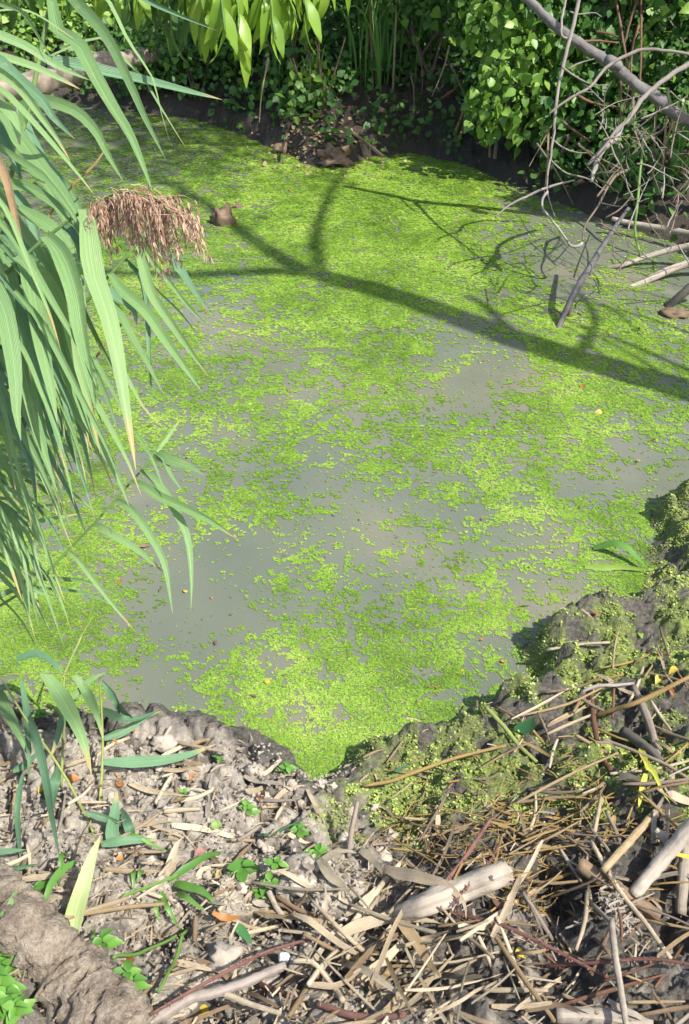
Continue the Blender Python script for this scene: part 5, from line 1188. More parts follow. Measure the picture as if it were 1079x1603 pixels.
# sticks
for a in [
    ('stick', [(1079 + 40, 1268), (1079, 1300), (1057, 1325), (1029, 1358), (990, 1407)], 23, 'drift', 'thick pale stick with a broken stub, lying at the right edge', [.08, .05, .03, .01]),
    ('pole', [(1052, 1212), (1038, 1258), (1012, 1290), (990, 1314), (943, 1366)], 13, 'tan', 'straight tan pole passing under the thick pale stick', .012),
    ('wood_piece', [(905, 1357), (957, 1394), (1000, 1422), (1030, 1440)], 25, 'brown', 'dark brown rotten piece of wood with a blunt lower end', .014),
    ('stick', [(926, 1320), (968, 1394), (1013, 1450), (1050, 1503)], 8, 'cream', 'long thin pale stick crossing the dark brown rotten wood', [.03, .04, .05, .03]),
    ('stick', [(957, 1444), (963, 1500), (974, 1569), (982, 1620)], 11, 'grey', 'grey stick running straight down to the lower right border', [.06, .06, .03]),
    ('stick', [(941, 1248), (930, 1305), (917, 1354)], 7, 'cream', 'short pale stick standing against the end of the brown rotten wood', [.05, .03, .01]),
    ('wood_piece', [(1073, 1318), (1068, 1388), (1064, 1434)], 18, 'grey', 'grey split wood hanging into the dark hollow at the right edge', .02),
    ('wood_piece', [(870, 1594), (940, 1596), (1020, 1612)], 24, 'grey', 'grey flat wood along the bottom border', .01),
    ('stick', [(924, 1080), (930, 1136), (941, 1186), (958, 1210)], 10, 'redstem', 'reddish brown stick lying down the green slime of the mound', .01),
    ('wood_piece', [(991, 1078), (1013, 1128), (1030, 1184)], 13, 'grey', 'cracked dark grey wood splinter on the green slime', .01),
    ('wood_piece', [(975, 1148), (1015, 1178), (1048, 1213)], 17, 'darkwood', 'black wet piece of wood below the cracked grey splinter', .008),
    ('twig', [(1033, 982), (1049, 1031), (1076, 1078)], 4, 'brown', 'thin brown twig high on the right of the mud mound', .01),
    ('twig', [(905, 1092), (914, 1083), (935, 1075), (962, 1074), (992, 1071)], 6, 'twig', 'bent pale twig bridging the top of the reddish stick', [.0, .03, .03, .01]),
    ('twig', [(898, 1116), (912, 1092), (918, 1082)], 6, 'tan', 'short tan twig leaning beside the reddish stick', .012),
    ('twig', [(961, 1076), (960, 1100), (959, 1125)], 5, 'redstem', 'short rusty twig hanging from the bent pale twig', .012),
    ('stake', [(546, 1344), (551, 1301), (560, 1256)], 9, 'grey', 'grey stake standing upright in the bank near the middle', [.0, .06, .12]),
    ('branch', [(190, 1618), (250, 1594), (293, 1568), (336, 1557), (379, 1543), (422, 1525), (446, 1515)], 17, 'bark_lilac', 'lilac-grey branch with peeling bark at the bottom border', [.02, .03, .03, .03]),
    ('cane', [(235, 1590), (307, 1548), (365, 1517), (411, 1494), (457, 1479), (503, 1467)], 6, 'redcane', 'thorny red cane lying above the lilac-grey branch', [.03, .04, .03]),
    ('cane', [(690, 1425), (735, 1436), (780, 1447), (835, 1472), (891, 1500), (955, 1534)], 6, 'redcane', 'dusky red bramble cane slanting down from the driftwood', [.01, .03, .04, .03]),
    ('cane', [(850, 1514), (900, 1510), (946, 1507), (1015, 1502), (1090, 1512)], 6, 'redcane', 'thorny pinkish cane running level to the right border', [.02, .06, .06, .06]),
    ('cane', [(768, 1283), (745, 1318), (719, 1355), (690, 1390), (660, 1425)], 7, 'redcane', 'dark red cane leaning across the driftwood, the thicker of two', [.06, .06, .07, .03]),
    ('cane', [(781, 1322), (768, 1348), (751, 1370), (730, 1392), (708, 1420)], 4, 'redcane', 'dark red cane leaning across the driftwood, the thinner of two', [.05, .06, .06, .03]),
    ('root', [(740, 1424), (743, 1445), (742, 1463), (738, 1480)], 7, 'grey', 'crooked grey rootlet hanging below the driftwood', .015),
    ('stick', [(420, 1396), (437, 1428), (462, 1456)], 9, 'grey', 'half-buried grey stick among the clods left of the straw heap', .006),
    ('stick', [(434, 1405), (474, 1428), (520, 1440)], 7, 'brown', 'half-buried brown stick joining the grey one among the clods', .004),
    ('stick', [(406, 1542), (430, 1552), (459, 1562)], 9, 'redcane', 'reddish stub of stick below the white broken branch end', .01),
    ('stick', [(495, 1572), (544, 1590), (600, 1594), (635, 1590)], 11, 'redcane', 'reddish brown stick along the bottom border under the straws', .012),
    ('stick', [(622, 1532), (650, 1548), (680, 1562)], 9, 'brown', 'short dark red-brown stick under the crossing straws', .012),
    ('stick', [(307, 1436), (306, 1456), (305, 1476)], 9, 'brown', 'short brown stick in the shaded hollow among the grass', .02),
    ('stem', [(760, 1108), (790, 1140), (812, 1168), (842, 1196)], 7, 'reed_stem_yellow', 'yellow-green stem lying on the mud beside the large leaf', .012),
    ('straw', [(776, 1260), (820, 1256), (863, 1250), (913, 1246), (946, 1226)], 5, 'tan', 'long thin tan straw at the lower edge of the green slime', .014),
    ('straw', [(570, 1231), (612, 1224), (644, 1212), (713, 1188), (792, 1168)], 6, 'golden', 'long golden straw across the slime with a small green leaf at its middle', .016),
    ('straw', [(932, 1122), (965, 1111), (1002, 1099), (1085, 1058)], 8, 'golden', 'thick golden straw lying across the green mound to the right edge', [.03, .05, .05]),
    ('straw', [(901, 1152), (925, 1166), (953, 1181)], 6, 'tan', 'short tan straw crossing the lower end of the reddish stick', .018),
    ('straw', [(941, 1158), (975, 1170), (1007, 1183), (1045, 1200), (1085, 1226)], 6, 'cream', 'pale straw slanting down over the black wet wood', .03),
    ('straw', [(955, 1212), (1002, 1209), (1043, 1201), (1085, 1190)], 5, 'cream', 'thin pale straw lying level below the black wet wood', .03),
    ('straw', [(628, 1352), (598, 1386), (562, 1434), (530, 1481), (502, 1521)], 10, 'cream', 'thick pale straw rising diagonally past the left end of the driftwood', [.02, .03, .03, .02]),
    ('straw', [(502, 1519), (520, 1543), (537, 1568)], 10, 'cream', 'broken pale straw bent down from the thick diagonal straw', .025),
    ('straw', [(502, 1522), (480, 1550), (450, 1597)], 9, 'tan', 'tan straw continuing the diagonal straw down to the border', .022),
    ('straw', [(460, 1506), (480, 1506), (497, 1514), (537, 1566)], 8, 'cream', 'hooked pale straw beside the white broken branch end', .03),
    ('straw', [(296, 1552), (350, 1557), (394, 1574), (440, 1588)], 9, 'cream', 'cream straw lying over the lilac-grey branch', .05),
    ('straw', [(628, 1537), (663, 1563), (702, 1582), (770, 1606)], 9, 'cream', 'long cream straw running to the middle of the bottom border', .03),
    ('straw', [(77, 1447), (139, 1428), (202, 1407)], 9, 'cream', 'pale straw lying between the green sheath and the grass', .014),
    ('straw', [(128, 1433), (195, 1422), (258, 1416)], 7, 'tan', 'tan straw crossing below the pale one beside the green sheath', .018),
    ('straw', [(162, 1362), (210, 1366), (260, 1366)], 9, 'cream', 'level pale straw right of the green sheath', .012),
    ('straw', [(749, 1466), (760, 1490), (771, 1518)], 6, 'cream', 'short pale straw standing right of the rootlet', .02),
    ('straw', [(562, 1483), (556, 1515), (549, 1556)], 6, 'tan', 'thin tan straw crossing below the broad cream blade', .025)]:
    nm, pts, w, mt, lab, lf = a
    stick(nm, pts, w, mt, lab, {'twig': 'twig', 'straw': 'straw', 'cane': 'cane', 'wood_piece': 'wood', 'stake': 'stake', 'pole': 'stick', 'branch': 'branch', 'root': 'root', 'stem': 'stem'}.get(nm, 'stick'), lf,
          tg if nm == 'straw' else sg, rough=.04 if nm in ('straw', 'cane') else .2 if nm == 'branch' else .13, taper=(.9, 1, .95, .8), ns=10 if w > 12 else 6)
# stub on the thick stick, thorns on the canes
p0 = G(1035, 1335) + [0, 0, .05]
o = [x for x in COL.objects if x.get('label', '').startswith('thick pale stick')][0]
v, f, uv = tube([p0, p0 + [-.02, .012, .012]], [.012, .005], 7, .1); put('broken_stub', v, f, M['drift'], o, uv=uv)
for cane in [x for x in COL.objects if x.name.startswith('cane')]:
    me = cane.data; cv = np.array([v_.co for v_ in me.vertices]); ns_ = 6; rings = cv[:len(cv) // ns_ * ns_].reshape(-1, ns_, 3)
    tV, tF, k0 = [], [], 0
    for i in range(1, len(rings) - 1):
        for _ in range(2):
            c = rings[i].mean(0) + (rings[i + 1].mean(0) - rings[i].mean(0)) * random.random(); s_ = rings[i][random.randrange(ns_)]
            dr = nrm(s_ - rings[i].mean(0)); tn = nrm(rings[i + 1].mean(0) - rings[i].mean(0)); e = np.linalg.norm(s_ - rings[i].mean(0))
            bb = c + dr * e * .8; w2 = np.cross(dr, tn) * .0012
            tV += [bb + tn * .0022, bb - tn * .0022 + w2, bb - tn * .0022 - w2, bb + dr * .0055 - tn * .002]
            tF += [[k0, k0 + 1, k0 + 3], [k0 + 1, k0 + 2, k0 + 3], [k0 + 2, k0, k0 + 3]]; k0 += 4
    tag(put('thorns', np.array(tV) + origin_of(cane), tF, M['redcane'], cane), kind='stuff')
# dead and living blades lying flat
for pts, w, mt, lab, lf, cat in [
    ([(600, 1384), (648, 1398), (690, 1413), (722, 1440), (727, 1462)], 18, 'cream', 'long pale dead blade lying across the left half of the driftwood', [.03, .06, .07, .03], 'reed blade'),
    ([(526, 1480), (574, 1466), (613, 1459), (650, 1456), (690, 1460)], 18, 'cream', 'broad cream blade lying level below the driftwood', .03, 'reed blade'),
    ([(614, 1440), (633, 1472), (654, 1508), (688, 1552)], 18, 'tan', 'tan dead blade hanging down over the cream one', .045, 'reed blade'),
    ([(553, 1553), (589, 1532), (633, 1490), (645, 1484)], 15, 'cream', 'cream blade rising from the bottom heap of straw', .03, 'reed blade'),
    ([(580, 1560), (600, 1540), (618, 1528)], 16, 'tan', 'short curled tan blade beside the cream rising blade', .02, 'reed blade'),
    ([(598, 1606), (619, 1582), (644, 1556)], 15, 'tan', 'tan blade end at the bottom border under the long cream straw', .025, 'reed blade'),
    ([(580, 1600), (600, 1572), (630, 1544)], 13, 'greyleaf', 'olive grey blade beside the tan blade end at the border', .02, 'reed blade'),
    ([(563, 1343), (582, 1360), (599, 1382)], 13, 'greyleaf', 'short grey dead blade left of the driftwood', .02, 'reed blade'),
    ([(500, 1362), (518, 1383), (534, 1400), (548, 1418)], 15, 'greyleaf', 'curved grey-green dead blade among the clods', .025, 'reed blade'),
    ([(500, 1358), (530, 1348), (564, 1344)], 11, 'greyleaf', 'dark grey blade lying level above the curved one', .016, 'reed blade'),
    ([(262, 1380), (276, 1356), (290, 1333)], 17, 'cream', 'broad cream leaf scrap standing right of the level pale straw', [.0, .02, .05], 'reed blade'),
    ([(999, 1190), (1008, 1208), (1018, 1228), (1030, 1255), (1042, 1280)], 12, 'yellow_blade', 'yellow-green blade arching down over the tan pole', [.02, .06, .06, .03], 'reed blade'),
    ([(1003, 1238), (999, 1258), (995, 1282)], 10, 'yellow_blade', 'short yellow blade hanging beside the arching yellow-green one', [.05, .03], 'reed blade'),
    ([(1079, 1375), (1045, 1368), (1020, 1366)], 6, 'yellow_blade', 'narrow yellow blade at the right edge below the thick pale stick', .06, 'reed blade'),
    ([(685, 1310), (685, 1294), (684, 1276)], 9, 'cream', 'small cream chip standing in the green slime', [.0, .02, .03], 'chip'),
    ([(966, 1228), (985, 1232), (1012, 1236)], 16, 'greyleaf', 'flat grey wood chip below the level pale straw', .02, 'chip'),
    ([(1040, 1258), (1060, 1264), (1085, 1270)], 14, 'cream', 'pale flat chip at the right edge', .02, 'chip'),
    ([(915, 890), (945, 893), (975, 894), (1022, 896)], 9, 'yellow_grass', 'yellowish green blade floating on the duckweed at right, the lower of two', .008, 'grass blade'),
    ([(928, 862), (955, 868), (985, 880), (1016, 895)], 12, 'grass', 'fresh green blade over the floating yellowish one at right', [.01, .05, .03, .006], 'grass blade'),
    ([(618, 1219), (631, 1214), (645, 1209)], 9, 'reed_teal', 'small bluish leaf on the long golden straw', .024, 'leaf'),
    ([(336, 1451), (356, 1453), (380, 1457)], 9, 'orange_leaf', 'thin rusty blade crossing the shaded hollow', .03, 'reed blade'),
    ([(372, 1458), (382, 1472), (396, 1488)], 15, 'deep_leaf', 'dark green fallen leaf in the shaded hollow', .02, 'leaf'),
    ([(405, 1325), (430, 1318), (455, 1303), (482, 1292)], 13, 'reed_teal', 'bluish blade lying among the seedlings at mid bank', .02, 'reed blade'),
    ([(330, 1350), (355, 1366), (378, 1352), (400, 1330)], 8, 'tan', 'bent tan blade behind the seedlings', .02, 'reed blade')]:
    flat('chip' if cat == 'chip' else 'fallen_leaf' if cat == 'leaf' else 'floating_grass' if cat == 'grass blade' else 'dead_reed_leaf', pts, w, mt, lab, cat, lf, bg_ if cat == 'reed blade' else None, blunt=cat == 'chip')
# fallen leaves: one broad green leaf, small orange, yellow and brown ones, and those afloat
def fallen(px, py, size_px, mat, label, seed, T=OVATE2, group='small fallen leaves', up=.012, ang=None):
    g = G(px, py); r = np.random.default_rng(seed); a = r.uniform(0, 6.28) if ang is None else ang
    A, B, C = frames(np.array([[math.cos(a), math.sin(a), r.normal(0, .12)]]), np.array([[r.normal(0, .25), r.normal(-.1, .25), 1]]))
    s = .8 * size_px * px_m(g); Tt = T * [1, 1, r.uniform(1, 3)] - [.5, 0, 0]
    V, F = scatter(Tt, LEAF2, (g + [0, 0, up])[None], A * s, B * s, C * s)
    return tag(put('fallen_leaf', V, F, M[mat], smooth=True), label, 'leaf', group)
fallen(825, 1146, 50, 'deep_leaf', 'large dark green leaf with pale veins lying on the wet mud mound', 3, HEART2 * [1, 1.1, 1], None, .03, 1.2)
fallen(654, 1437, 34, 'deep_leaf', 'dark green leaf stuck against the left end of the driftwood', 4, group=None, up=.05, ang=1.1)
fallen(725, 1478, 28, 'deep_leaf', 'bluish green leaf on the straw below the driftwood', 5, group=None, up=.03, ang=.2)
for k, (x, y, s, mt, lab) in enumerate([
    (1000, 725, 10, 'yellow_leaf', 'small round yellow leaf afloat near the right shore'), (420, 1070, 13, 'yellow_leaf', 'orange-yellow leaf afloat in the duckweed near the bank'), (685, 1078, 9, 'orange_leaf', 'orange leaf afloat right of the middle near the bank'),
    (752, 1003, 10, 'orange_leaf', 'rust-red scrap afloat above the mud mound'), (788, 1038, 9, 'orange_leaf', 'rust-red scrap afloat close to the mud mound'), (290, 927, 11, 'yellow_leaf', 'pale yellow leaf afloat under the slender reed'),
    (378, 786, 7, 'orange_leaf', 'orange speck of leaf afloat in the open water'), (188, 912, 12, 'orange_leaf', 'rusty scrap afloat below the slender reed'), (275, 624, 8, 'yellow_leaf', 'pale yellow leaf afloat right of the reed tips'),
    (935, 648, 16, 'yellow_leaf', 'long yellowish leaf afloat beyond the tree shadow'), (912, 608, 12, 'orange_leaf', 'brownish leaf afloat at the lower rim of the tree shadow'), (454, 299, 7, 'orange_leaf', 'tiny orange leaf afloat far out'),
    (332, 938, 6, 'orange_leaf', 'dark red speck afloat in the muddy gap'), (1029, 1070, 17, 'yellow_leaf', 'yellow-orange leaf on the green slime, leftmost of a cluster'), (1041, 1066, 17, 'orange_leaf', 'bright orange leaf in the middle of the cluster on the slime'),
    (1052, 1056, 18, 'yellow_leaf', 'peach coloured leaf topmost in the cluster on the slime'), (1032, 1030, 12, 'orange_leaf', 'small tan leaf above the orange cluster'), (1051, 1090, 12, 'orange_leaf', 'dull orange leaf under the orange cluster'),
    (930, 962, 12, 'orange_leaf', 'brown leaf standing at the crest of the mud mound'), (862, 1258, 16, 'yellow_leaf', 'yellow leaf at the lower edge of the slime'), (1002, 1000, 13, 'light_leaf', 'pale green leaf on the crest of the mound'),
    (208, 1147, 22, 'orange_leaf', 'orange-brown leaf by the waterline beside the low reeds'), (180, 1170, 14, 'orange_leaf', 'dark orange leaf beside the upright yellow-green stem'), (118, 1225, 20, 'orange_leaf', 'orange leaf among straws beside the bluish blades'),
    (190, 1232, 18, 'orange_leaf', 'orange leaf next to the stiff cut-off shoot'), (185, 1218, 12, 'orange_leaf', 'small orange leaf above the stiff shoot'), (66, 1240, 16, 'yellow_leaf', 'yellow leaf among straws at left'),
    (302, 1222, 14, 'orange_leaf', 'rusty leaf scrap by the thin dark stem on the clods'), (410, 1250, 26, 'orange_leaf', 'long rust-coloured curled leaf on the dry clods'), (188, 1350, 14, 'orange_leaf', 'orange leaf scrap beside the level pale straw'),
    (200, 1510, 30, 'orange_leaf', 'long orange leaf lying in the hollow by the mud-caked log'), (340, 1374, 20, 'yellow_leaf', 'yellow flower scrap at the end of the couch grass'), (312, 1346, 26, 'redleaf', 'dusky pink dead leaf on the clods'),
    (318, 1590, 26, 'yellow_leaf', 'yellow leaf tucked under the lilac-grey branch'), (816, 1500, 22, 'yellow_leaf', 'upright yellow leaf beside the dusky red cane'), (340, 1298, 20, 'light_leaf', 'pale green oval leaf on the dry clods')]):
    fallen(x, y, s * 1.15, mt, lab, 30 + k, up=.006 if y < 1080 and x < 960 else .016)
# grass plant (couch grass) by the log, seedlings
t = thing('couch_grass', G(240, 1400), 'sprawling couch grass with bright stems between the log and the clods', 'grass')
for pts, lf in (([(190, 1424), (230, 1405), (267, 1388), (300, 1372), (345, 1348)], .025), ([(181, 1519), (222, 1508), (250, 1495), (280, 1478)], .03), ([(296, 1470), (280, 1510), (262, 1545), (250, 1570)], .03)):
    q = lie(pts, lf); v, f, uv = tube(q, [.0035, .003], 6); put('stem', v, f, M['stem_green'], t, uv=uv, smooth=True)
for pts, w in (([(275, 1396), (300, 1408), (322, 1420), (342, 1432)], 13), ([(255, 1405), (262, 1430), (272, 1450), (285, 1468)], 9), ([(214, 1372), (212, 1390), (211, 1406)], 9), ([(226, 1372), (222, 1384), (218, 1394)], 8),
               ([(267, 1390), (295, 1374), (320, 1362), (352, 1342)], 12), ([(250, 1420), (248, 1440), (252, 1455)], 9), ([(278, 1408), (298, 1426), (324, 1438)], 10), ([(120, 1360), (98, 1390), (82, 1420), (66, 1438)], 12),
               ([(112, 1350), (100, 1378), (92, 1400)], 9), ([(180, 1322), (210, 1330), (265, 1342)], 8), ([(80, 1392), (64, 1412), (52, 1440)], 10), ([(150, 1465), (151, 1485), (152, 1500)], 7)):
    q = lie(pts, [.02, .04, .02], 10); V, F, uv = ribbon(q, w * px_m(q[4]), .2, .15, 3); put('blade', V, F, M['grass'], t, uv=uv, smooth=True)
sm_ = leaf_mesh('leaf', MINT2, M['seedling'], 3)
def seedling(px, py, h, pairs, size_px, label, seed, name='seedling', cat='seedling', group='green seedlings on the near bank', spread=.0):
    g = G(px, py); r = np.random.default_rng(seed); t = thing(name, g, label, cat, group)
    n_st = 1 if not spread else int(spread)
    for s_ in range(n_st):
        b0 = g + (np.array([r.normal(0, .03), r.normal(0, .03), 0]) if n_st > 1 else 0)
        top = b0 + np.array([r.normal(0, .01), r.normal(0, .01), h * r.uniform(.7, 1.2)])
        v, f, uv = tube(resample([b0 - [0, 0, .01], (b0 + top) / 2 + r.normal(0, .003, 3), top], 6), [.0016, .001], 5); put('stem', v, f, M['stem_green'], t, uv=uv)
        for i in range(pairs):
            p = b0 + (top - b0) * (.35 + .65 * (i + 1) / pairs); a0 = i * 1.57 + r.normal(0, .3); sz = .68 * size_px * px_m(g) * (1.1 - .45 * i / pairs)
            for k in (0, 1):
                a = a0 + math.pi * k; A, B, C = frames(np.array([math.cos(a), math.sin(a), r.uniform(.05, .5)]), np.array([r.normal(0, .2), r.normal(0, .2), 1.0]))
                inst('leaf', sm_[(i + k) % 3], (np.stack([A, B, C], -1) * sz * r.uniform(.8, 1.2), p), t)
for k, a in enumerate([
    (445, 1208, .03, 4, 22, 'seedling on the clods nearest the duckweed notch'), (376, 1381, .04, 3, 36, 'bright broad-leaved seedling beside the couch grass'), (399, 1408, .035, 4, 26, 'bright seedling just below the broad-leaved one'),
    (433, 1390, .03, 2, 26, 'small two-tiered seedling right of the broad-leaved one'), (478, 1312, .035, 3, 26, 'seedling at mid bank, the upper of a close pair'), (488, 1340, .035, 4, 28, 'seedling at mid bank, the lower of a close pair'),
    (398, 1282, .05, 4, 26, 'taller pale seedling on the dry clods left of the close pair'), (285, 1246, .02, 3, 20, 'tiny seedling among dry clods beside a white scrap'), (67, 1402, .03, 3, 26, 'seedling at the top end of the mud-caked log'),
    (170, 1492, .05, 4, 34, 'leafy seedling beside the middle of the mud-caked log'), (190, 1540, .05, 4, 36, 'leafy seedling below the orange leaf by the log'), (212, 1560, .04, 3, 34, 'leafy seedling at the lower end of the mud-caked log'),
    (448, 1355, .03, 3, 24, 'dull green seedling in a gap between clods'), (340, 1188, .015, 3, 14, 'tiny green sprout near the waterline'), (60, 1130, .03, 3, 18, 'little sprout among the low reeds')]):
    seedling(*a, 80 + k)
seedling(20, 1575, .06, 5, 36, 'bushy mint-like plant in the bottom left corner below the log', 99, 'leafy_plant', 'plant', None, 8)
seedling(-20, 1545, .06, 5, 34, 'bushy mint-like plant cut off by the left border', 98, 'leafy_plant', 'plant', None, 6)

# pale bits
p = G(446, 1513) + [0, 0, .03]; lump(p, (.013, .011, .011), 14, 'white', 'white_chip', 'bright white broken end lying on the tip of the lilac-grey branch', 'chip', sub=1)
p = G(292, 1240) + [0, 0, .01]; lump(p, (.016, .005, .006), 15, 'white', 'white_chip', 'white scrap lying beside the tiny seedling', 'chip', sub=1)
# loose straws and scraps strewn over the bank, each told by the nearest thing one can find
MARKS = [(715, 1415, 'the knot-holed driftwood'), (100, 1520, 'the mud-caked log'), (130, 1400, 'the pale green sheath'), (160, 1180, 'the upright yellow-green stem'), (60, 1180, 'the low reeds at the waterline'), (552, 1300, 'the grey stake'),
         (390, 1395, 'the broad-leaved seedling'), (483, 1326, 'the close pair of seedlings'), (445, 1208, 'the seedling by the duckweed notch'), (825, 1146, 'the large dark green leaf'), (932, 1140, 'the reddish brown stick'), (1012, 1130, 'the dark grey splinter'),
         (1010, 1178, 'the black wet wood'), (960, 1394, 'the brown rotten wood'), (1030, 1355, 'the thick pale stick'), (995, 1310, 'the tan pole'), (965, 1520, 'the grey stick at lower right'), (960, 1450, 'the whitish weed clump'), (1025, 1230, 'the yellow-green blade'),
         (340, 1555, 'the lilac-grey branch'), (446, 1513, 'the white broken branch end'), (565, 1430, 'the thick diagonal straw'), (650, 1500, 'the tan hanging blade'), (750, 1330, 'the two dark red canes'), (690, 1200, 'the long golden straw'), (860, 1250, 'the yellow leaf of the slime'),
         (274, 1356, 'the cream leaf scrap'), (200, 1260, 'the stiff cut-off shoot'), (350, 1500, 'the flat sunlit clod'), (285, 1246, 'the white scrap'), (410, 1250, 'the curled rusty leaf'), (850, 1490, 'the crossing red canes'), (940, 1600, 'the grey wood at the border'), (560, 1592, 'the reddish border stick')]
USED = {}
def told(what, x, y):
    order = sorted(MARKS, key=lambda m_: math.hypot(m_[0] - x, m_[1] - y))
    for m_ in order[:5]:
        dx, dy = x - m_[0], y - m_[1]
        side = ('right of ' if dx > 0 else 'left of ') if abs(dx) > abs(dy) else ('in front of ' if dy > 0 else 'behind ')
        if math.hypot(dx, dy) < 26: side = 'against '
        lab = what + ' ' + side + m_[2]
        if lab not in USED: break
    USED[lab] = USED.get(lab, 0) + 1
    return lab
# clay clods one could pick up
cg = 'loose clay clods on the near bank'
r = np.random.default_rng(52); k = 0
cl_mat = bpy.data.materials['bank_soil']
M['clod'] = straw_mat('dry_clod', (.47, .42, .35), (.23, .19, .145), .95, 8, .5)
named = [(470, 1388, 40, 'big pale clod beneath the close pair of seedlings'), (505, 1352, 26, 'pale clod under the dark grey level blade'), (350, 1500, 44, 'flat sunlit clod in the shaded hollow'), (445, 1350, 22, 'small clod beside the dull green seedling'),
         (400, 1210, 30, 'round damp clod below the duckweed notch'), (330, 1262, 24, 'pale clod under the rusty leaf scrap'), (258, 1165, 34, 'pale crumbly clod at the waterline by the low reeds'), (420, 1330, 22, 'grey clod left of the close pair of seedlings'),
         (560, 1400, 26, 'pale clod beside the curved grey-green blade'), (500, 1420, 24, 'pale clod under the half-buried brown stick'), (610, 1310, 22, 'white crumbly clod beside the grey stake')]
for x, y, w, lab in named:
    g = G(x, y); s = w * px_m(g) / 2; lump(g + [0, 0, s * .25], (s * 1.05, s * .9, s * .7), 200 + k, 'clod', 'clay_clod', lab, 'clod', cg, 2, .5); k += 1
for i in range(95):
    x = r.uniform(170, 620); y = r.uniform(1165, 1600)
    if abs(G(x, y)[2]) < .04: continue
    w = r.uniform(8, 22); g = G(x, y); s = w * px_m(g) / 2
    zone = 'near the waterline' if y < 1250 else 'at mid bank' if y < 1400 else 'in the lower straw heap'
    lump(g + [0, 0, s * .1], (s, s * r.uniform(.7, 1.1), s * .7), 300 + i, 'clod', 'clay_clod', told('tiny clay crumb' if w < 12 else 'small clay lump' if w < 17 else 'knobbly clay lump', x, y), 'clod', 'loose crumbs of clay ' + zone, 1, .55)

# strewn
def strewn(n, xr, yr, mats, wr, lr, where, seed, ang=(0, 1.2), lift=(.006, .04), shape=.5):
    r = np.random.default_rng(seed); i = 0
    tones = {'cream': 'cream', 'tan': 'tan', 'golden': 'golden brown', 'grey': 'grey', 'brown': 'dark brown', 'greyleaf': 'grey-green', 'twig_dark': 'brown', 'redstem': 'rusty'}
    while i < n:
        x, y = r.uniform(*xr), r.uniform(*yr); a = r.normal(*ang); L = r.uniform(*lr) * (1 if r.random() < .8 else 1.6); w = r.uniform(*wr)
        c = r.normal(0, .10)
        pts = [(x - math.cos(a) * L / 2, y + math.sin(a) * L / 2 * .8), (x + c * 8, y + c * 6), (x + math.cos(a + c) * L / 2, y - math.sin(a + c) * L / 2 * .8)]
        if min(HT(*G(*q_)[:2]) for q_ in pts) < .012 or (abs(x - 725) < 70 and abs(y - 1412 + .36 * (x - 725)) < 30): continue
        i += 1; mt = mats[int(r.integers(len(mats)))]; lf = [r.uniform(*lift), r.uniform(*lift), r.uniform(*lift)]
        isflat = r.random() < shape
        lab = told(f"{'long' if L > 85 else 'short' if L < 45 else 'middling'} {tones[mt]} {'flat leaf scrap' if isflat else 'straw' if w < 6 else 'thick straw'}", x, y)
        grp = f"{'dead leaf scraps' if isflat else 'loose straws'} {where}"
        if isflat: flat('dead_leaf_scrap', pts, w * r.uniform(.9, 1.5), mt, lab, 'leaf scrap', lf, grp, blunt=bool(r.random() < .55))
        else: stick('straw', pts, w, mt, lab, 'straw', lf, grp, ns=6, n=9, taper=(.55 + .5 * r.random(), 1, .9, .35 + .6 * r.random()))
strewn(74, (460, 850), (1390, 1610), ['cream', 'cream', 'tan', 'cream', 'cream', 'greyleaf'], (3, 9), (50, 160), 'in the straw heap below the driftwood', 1, (.5, .8), (.012, .065), .45)
strewn(46, (650, 960), (1270, 1420), ['golden', 'tan', 'golden', 'twig_dark', 'tan'], (2, 5), (40, 110), 'between the slime and the driftwood', 2, (.3, .8), (.008, .045), .2)
strewn(40, (0, 330), (1150, 1400), ['cream', 'tan', 'cream', 'grey'], (4, 8), (30, 100), 'under the low reeds', 3, (.4, .6), (.004, .02), .35)
strewn(36, (230, 500), (1180, 1420), ['cream', 'tan', 'grey', 'cream'], (3, 8), (22, 70), 'on the dry clods', 4, (.6, .9), (.003, .012), .6)
strewn(34, (820, 1079), (1180, 1420), ['golden', 'tan', 'twig_dark', 'cream', 'grey'], (3, 7), (40, 120), 'on the right of the bank', 5, (.2, 1.0), (.008, .04), .25)
strewn(34, (780, 1079), (1420, 1610), ['cream', 'tan', 'grey', 'brown', 'redstem'], (3, 8), (40, 120), 'in the lower right corner', 6, (.6, 1.0), (.008, .04), .3)
strewn(26, (200, 480), (1420, 1610), ['tan', 'grey', 'cream', 'brown'], (3, 7), (30, 90), 'around the lilac-grey branch', 7, (.5, .8), (.006, .03), .4)
strewn(26, (800, 1075), (1000, 1200), ['golden', 'tan', 'cream', 'twig_dark'], (3, 6), (40, 110), 'on the green mound', 9, (.2, .9), (.006, .02), .15)
strewn(18, (560, 820), (1170, 1290), ['golden', 'twig_dark', 'tan'], (2, 4), (30, 80), 'on the green slime by the notch', 8, (.3, .6), (.006, .014), .1)

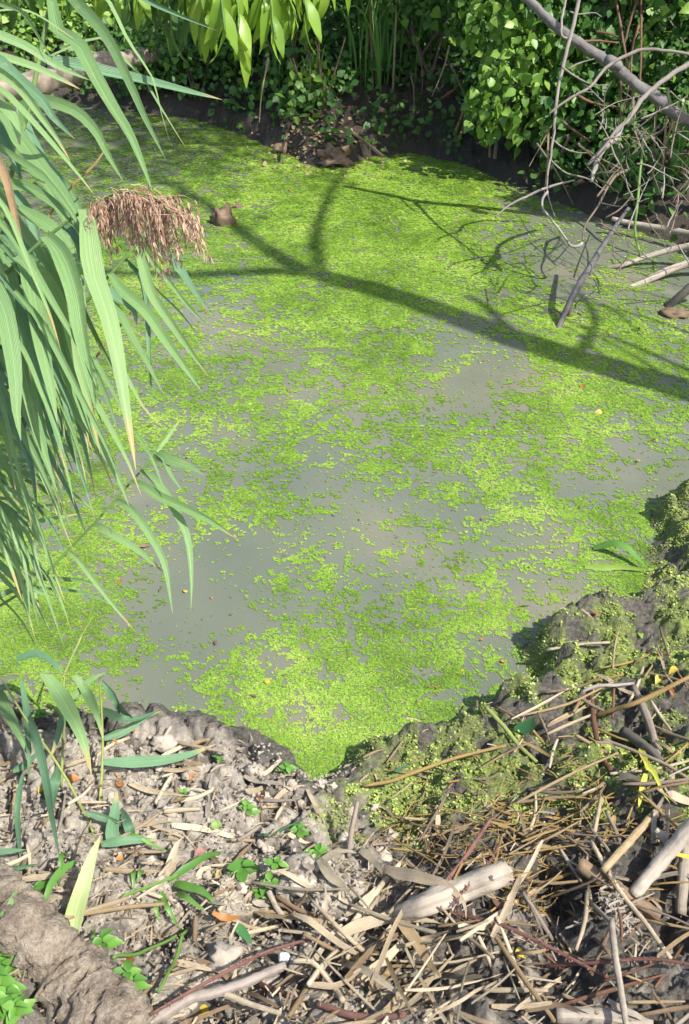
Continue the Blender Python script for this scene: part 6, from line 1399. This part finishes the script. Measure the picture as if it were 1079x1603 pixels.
# fine crumbs and fibres nobody could count
def litter(name, label, n, xr, yr, wr, lr, mat, seed, dens, cat='litter'):
    r = np.random.default_rng(seed)
    x = r.uniform(*xr, n); y = r.uniform(*yr, n); px, py = proj(np.stack([x, y, np.full(n, .15)], -1)); h = HT(x, y)
    keep = (h > .02) & (r.random(n) < dens(px, py, x, y)); x, y, h = x[keep], y[keep], h[keep]; k = len(x)
    a = r.normal(.5, .9, k); L = r.uniform(*lr, k); w = r.uniform(*wr, k)
    A = np.stack([np.cos(a), np.sin(a), r.normal(0, .28, k)], -1); Bv, Cv = frames(A, np.tile([0, -.2, 1.0], (k, 1)) + r.normal(0, .35, (k, 3)))[1:]
    A = nrm(A)
    Tm = np.array([[-.5, -.5, 0], [0, -.5, .08], [.5, -.35, 0], [.5, .35, .02], [0, .5, .1], [-.5, .5, .02]])
    V, F = scatter(Tm, np.array([[0, 1, 4, 5], [1, 2, 3, 4]]), np.stack([x, y, h + .003 + r.uniform(0, .02, k)], -1), A * L[:, None], Bv * w[:, None], Cv * L[:, None])
    uvt = np.array([[0, 0], [0, .5], [0, 1], [1, 1], [1, .5], [1, 0]])
    return tag(put(name, V, F, M[mat], attrs={'v': np.repeat(r.random(k), 6)}, uv=np.tile(uvt, (k, 1)) + np.repeat(r.uniform(0, 9, (k, 1)), 6, 0)), label, cat, kind='stuff')
litter('straw_litter', 'fine pale chaff and straw fibres covering the near bank', 17000, (-1, 1.2), (.75, 2.3), (.0012, .005), (.008, .05), 'litter', 3, lambda px, py, x, y: np.clip((py - 1180) / 300, .05, .8) * np.where(px < 860, 1, .35) * np.clip(.45 + vnoise(x * 6, y * 6, 4), 0, 1))
litter('brown_litter', 'fine brown dead fibres matted between the slime and the driftwood', 14000, (-.2, 1.1), (.9, 2.3), (.0008, .003), (.015, .07), 'golden', 5, lambda px, py, x, y: np.exp(-((px - 840) / 190) ** 2 - ((py - 1345) / 95) ** 2) * np.clip(.6 + vnoise(x * 7, y * 7, 6), 0, 1))
litter('clay_crumbs', 'fine crumbs of dry clay on the near bank', 26000, (-1, .9), (.75, 2.1), (.002, .007), (.003, .009), 'clod', 7, lambda px, py, x, y: np.clip(.35 + .8 * vnoise(x * 7, y * 7, 9), 0, 1) * sstep((600 + .3 * (py - 1250) - px) / 90) * (py > 1150))
litter('dried_weed_clump', 'shaggy whitish clump of dried water weed hanging over the hollow at lower right', 2600, (.3, .75), (.9, 1.4), (.0015, .006), (.012, .04), 'drift', 9, lambda px, py, x, y: (np.hypot((px - 962) / 36, (py - 1455) / 48) < 1).astype(float), 'weed')
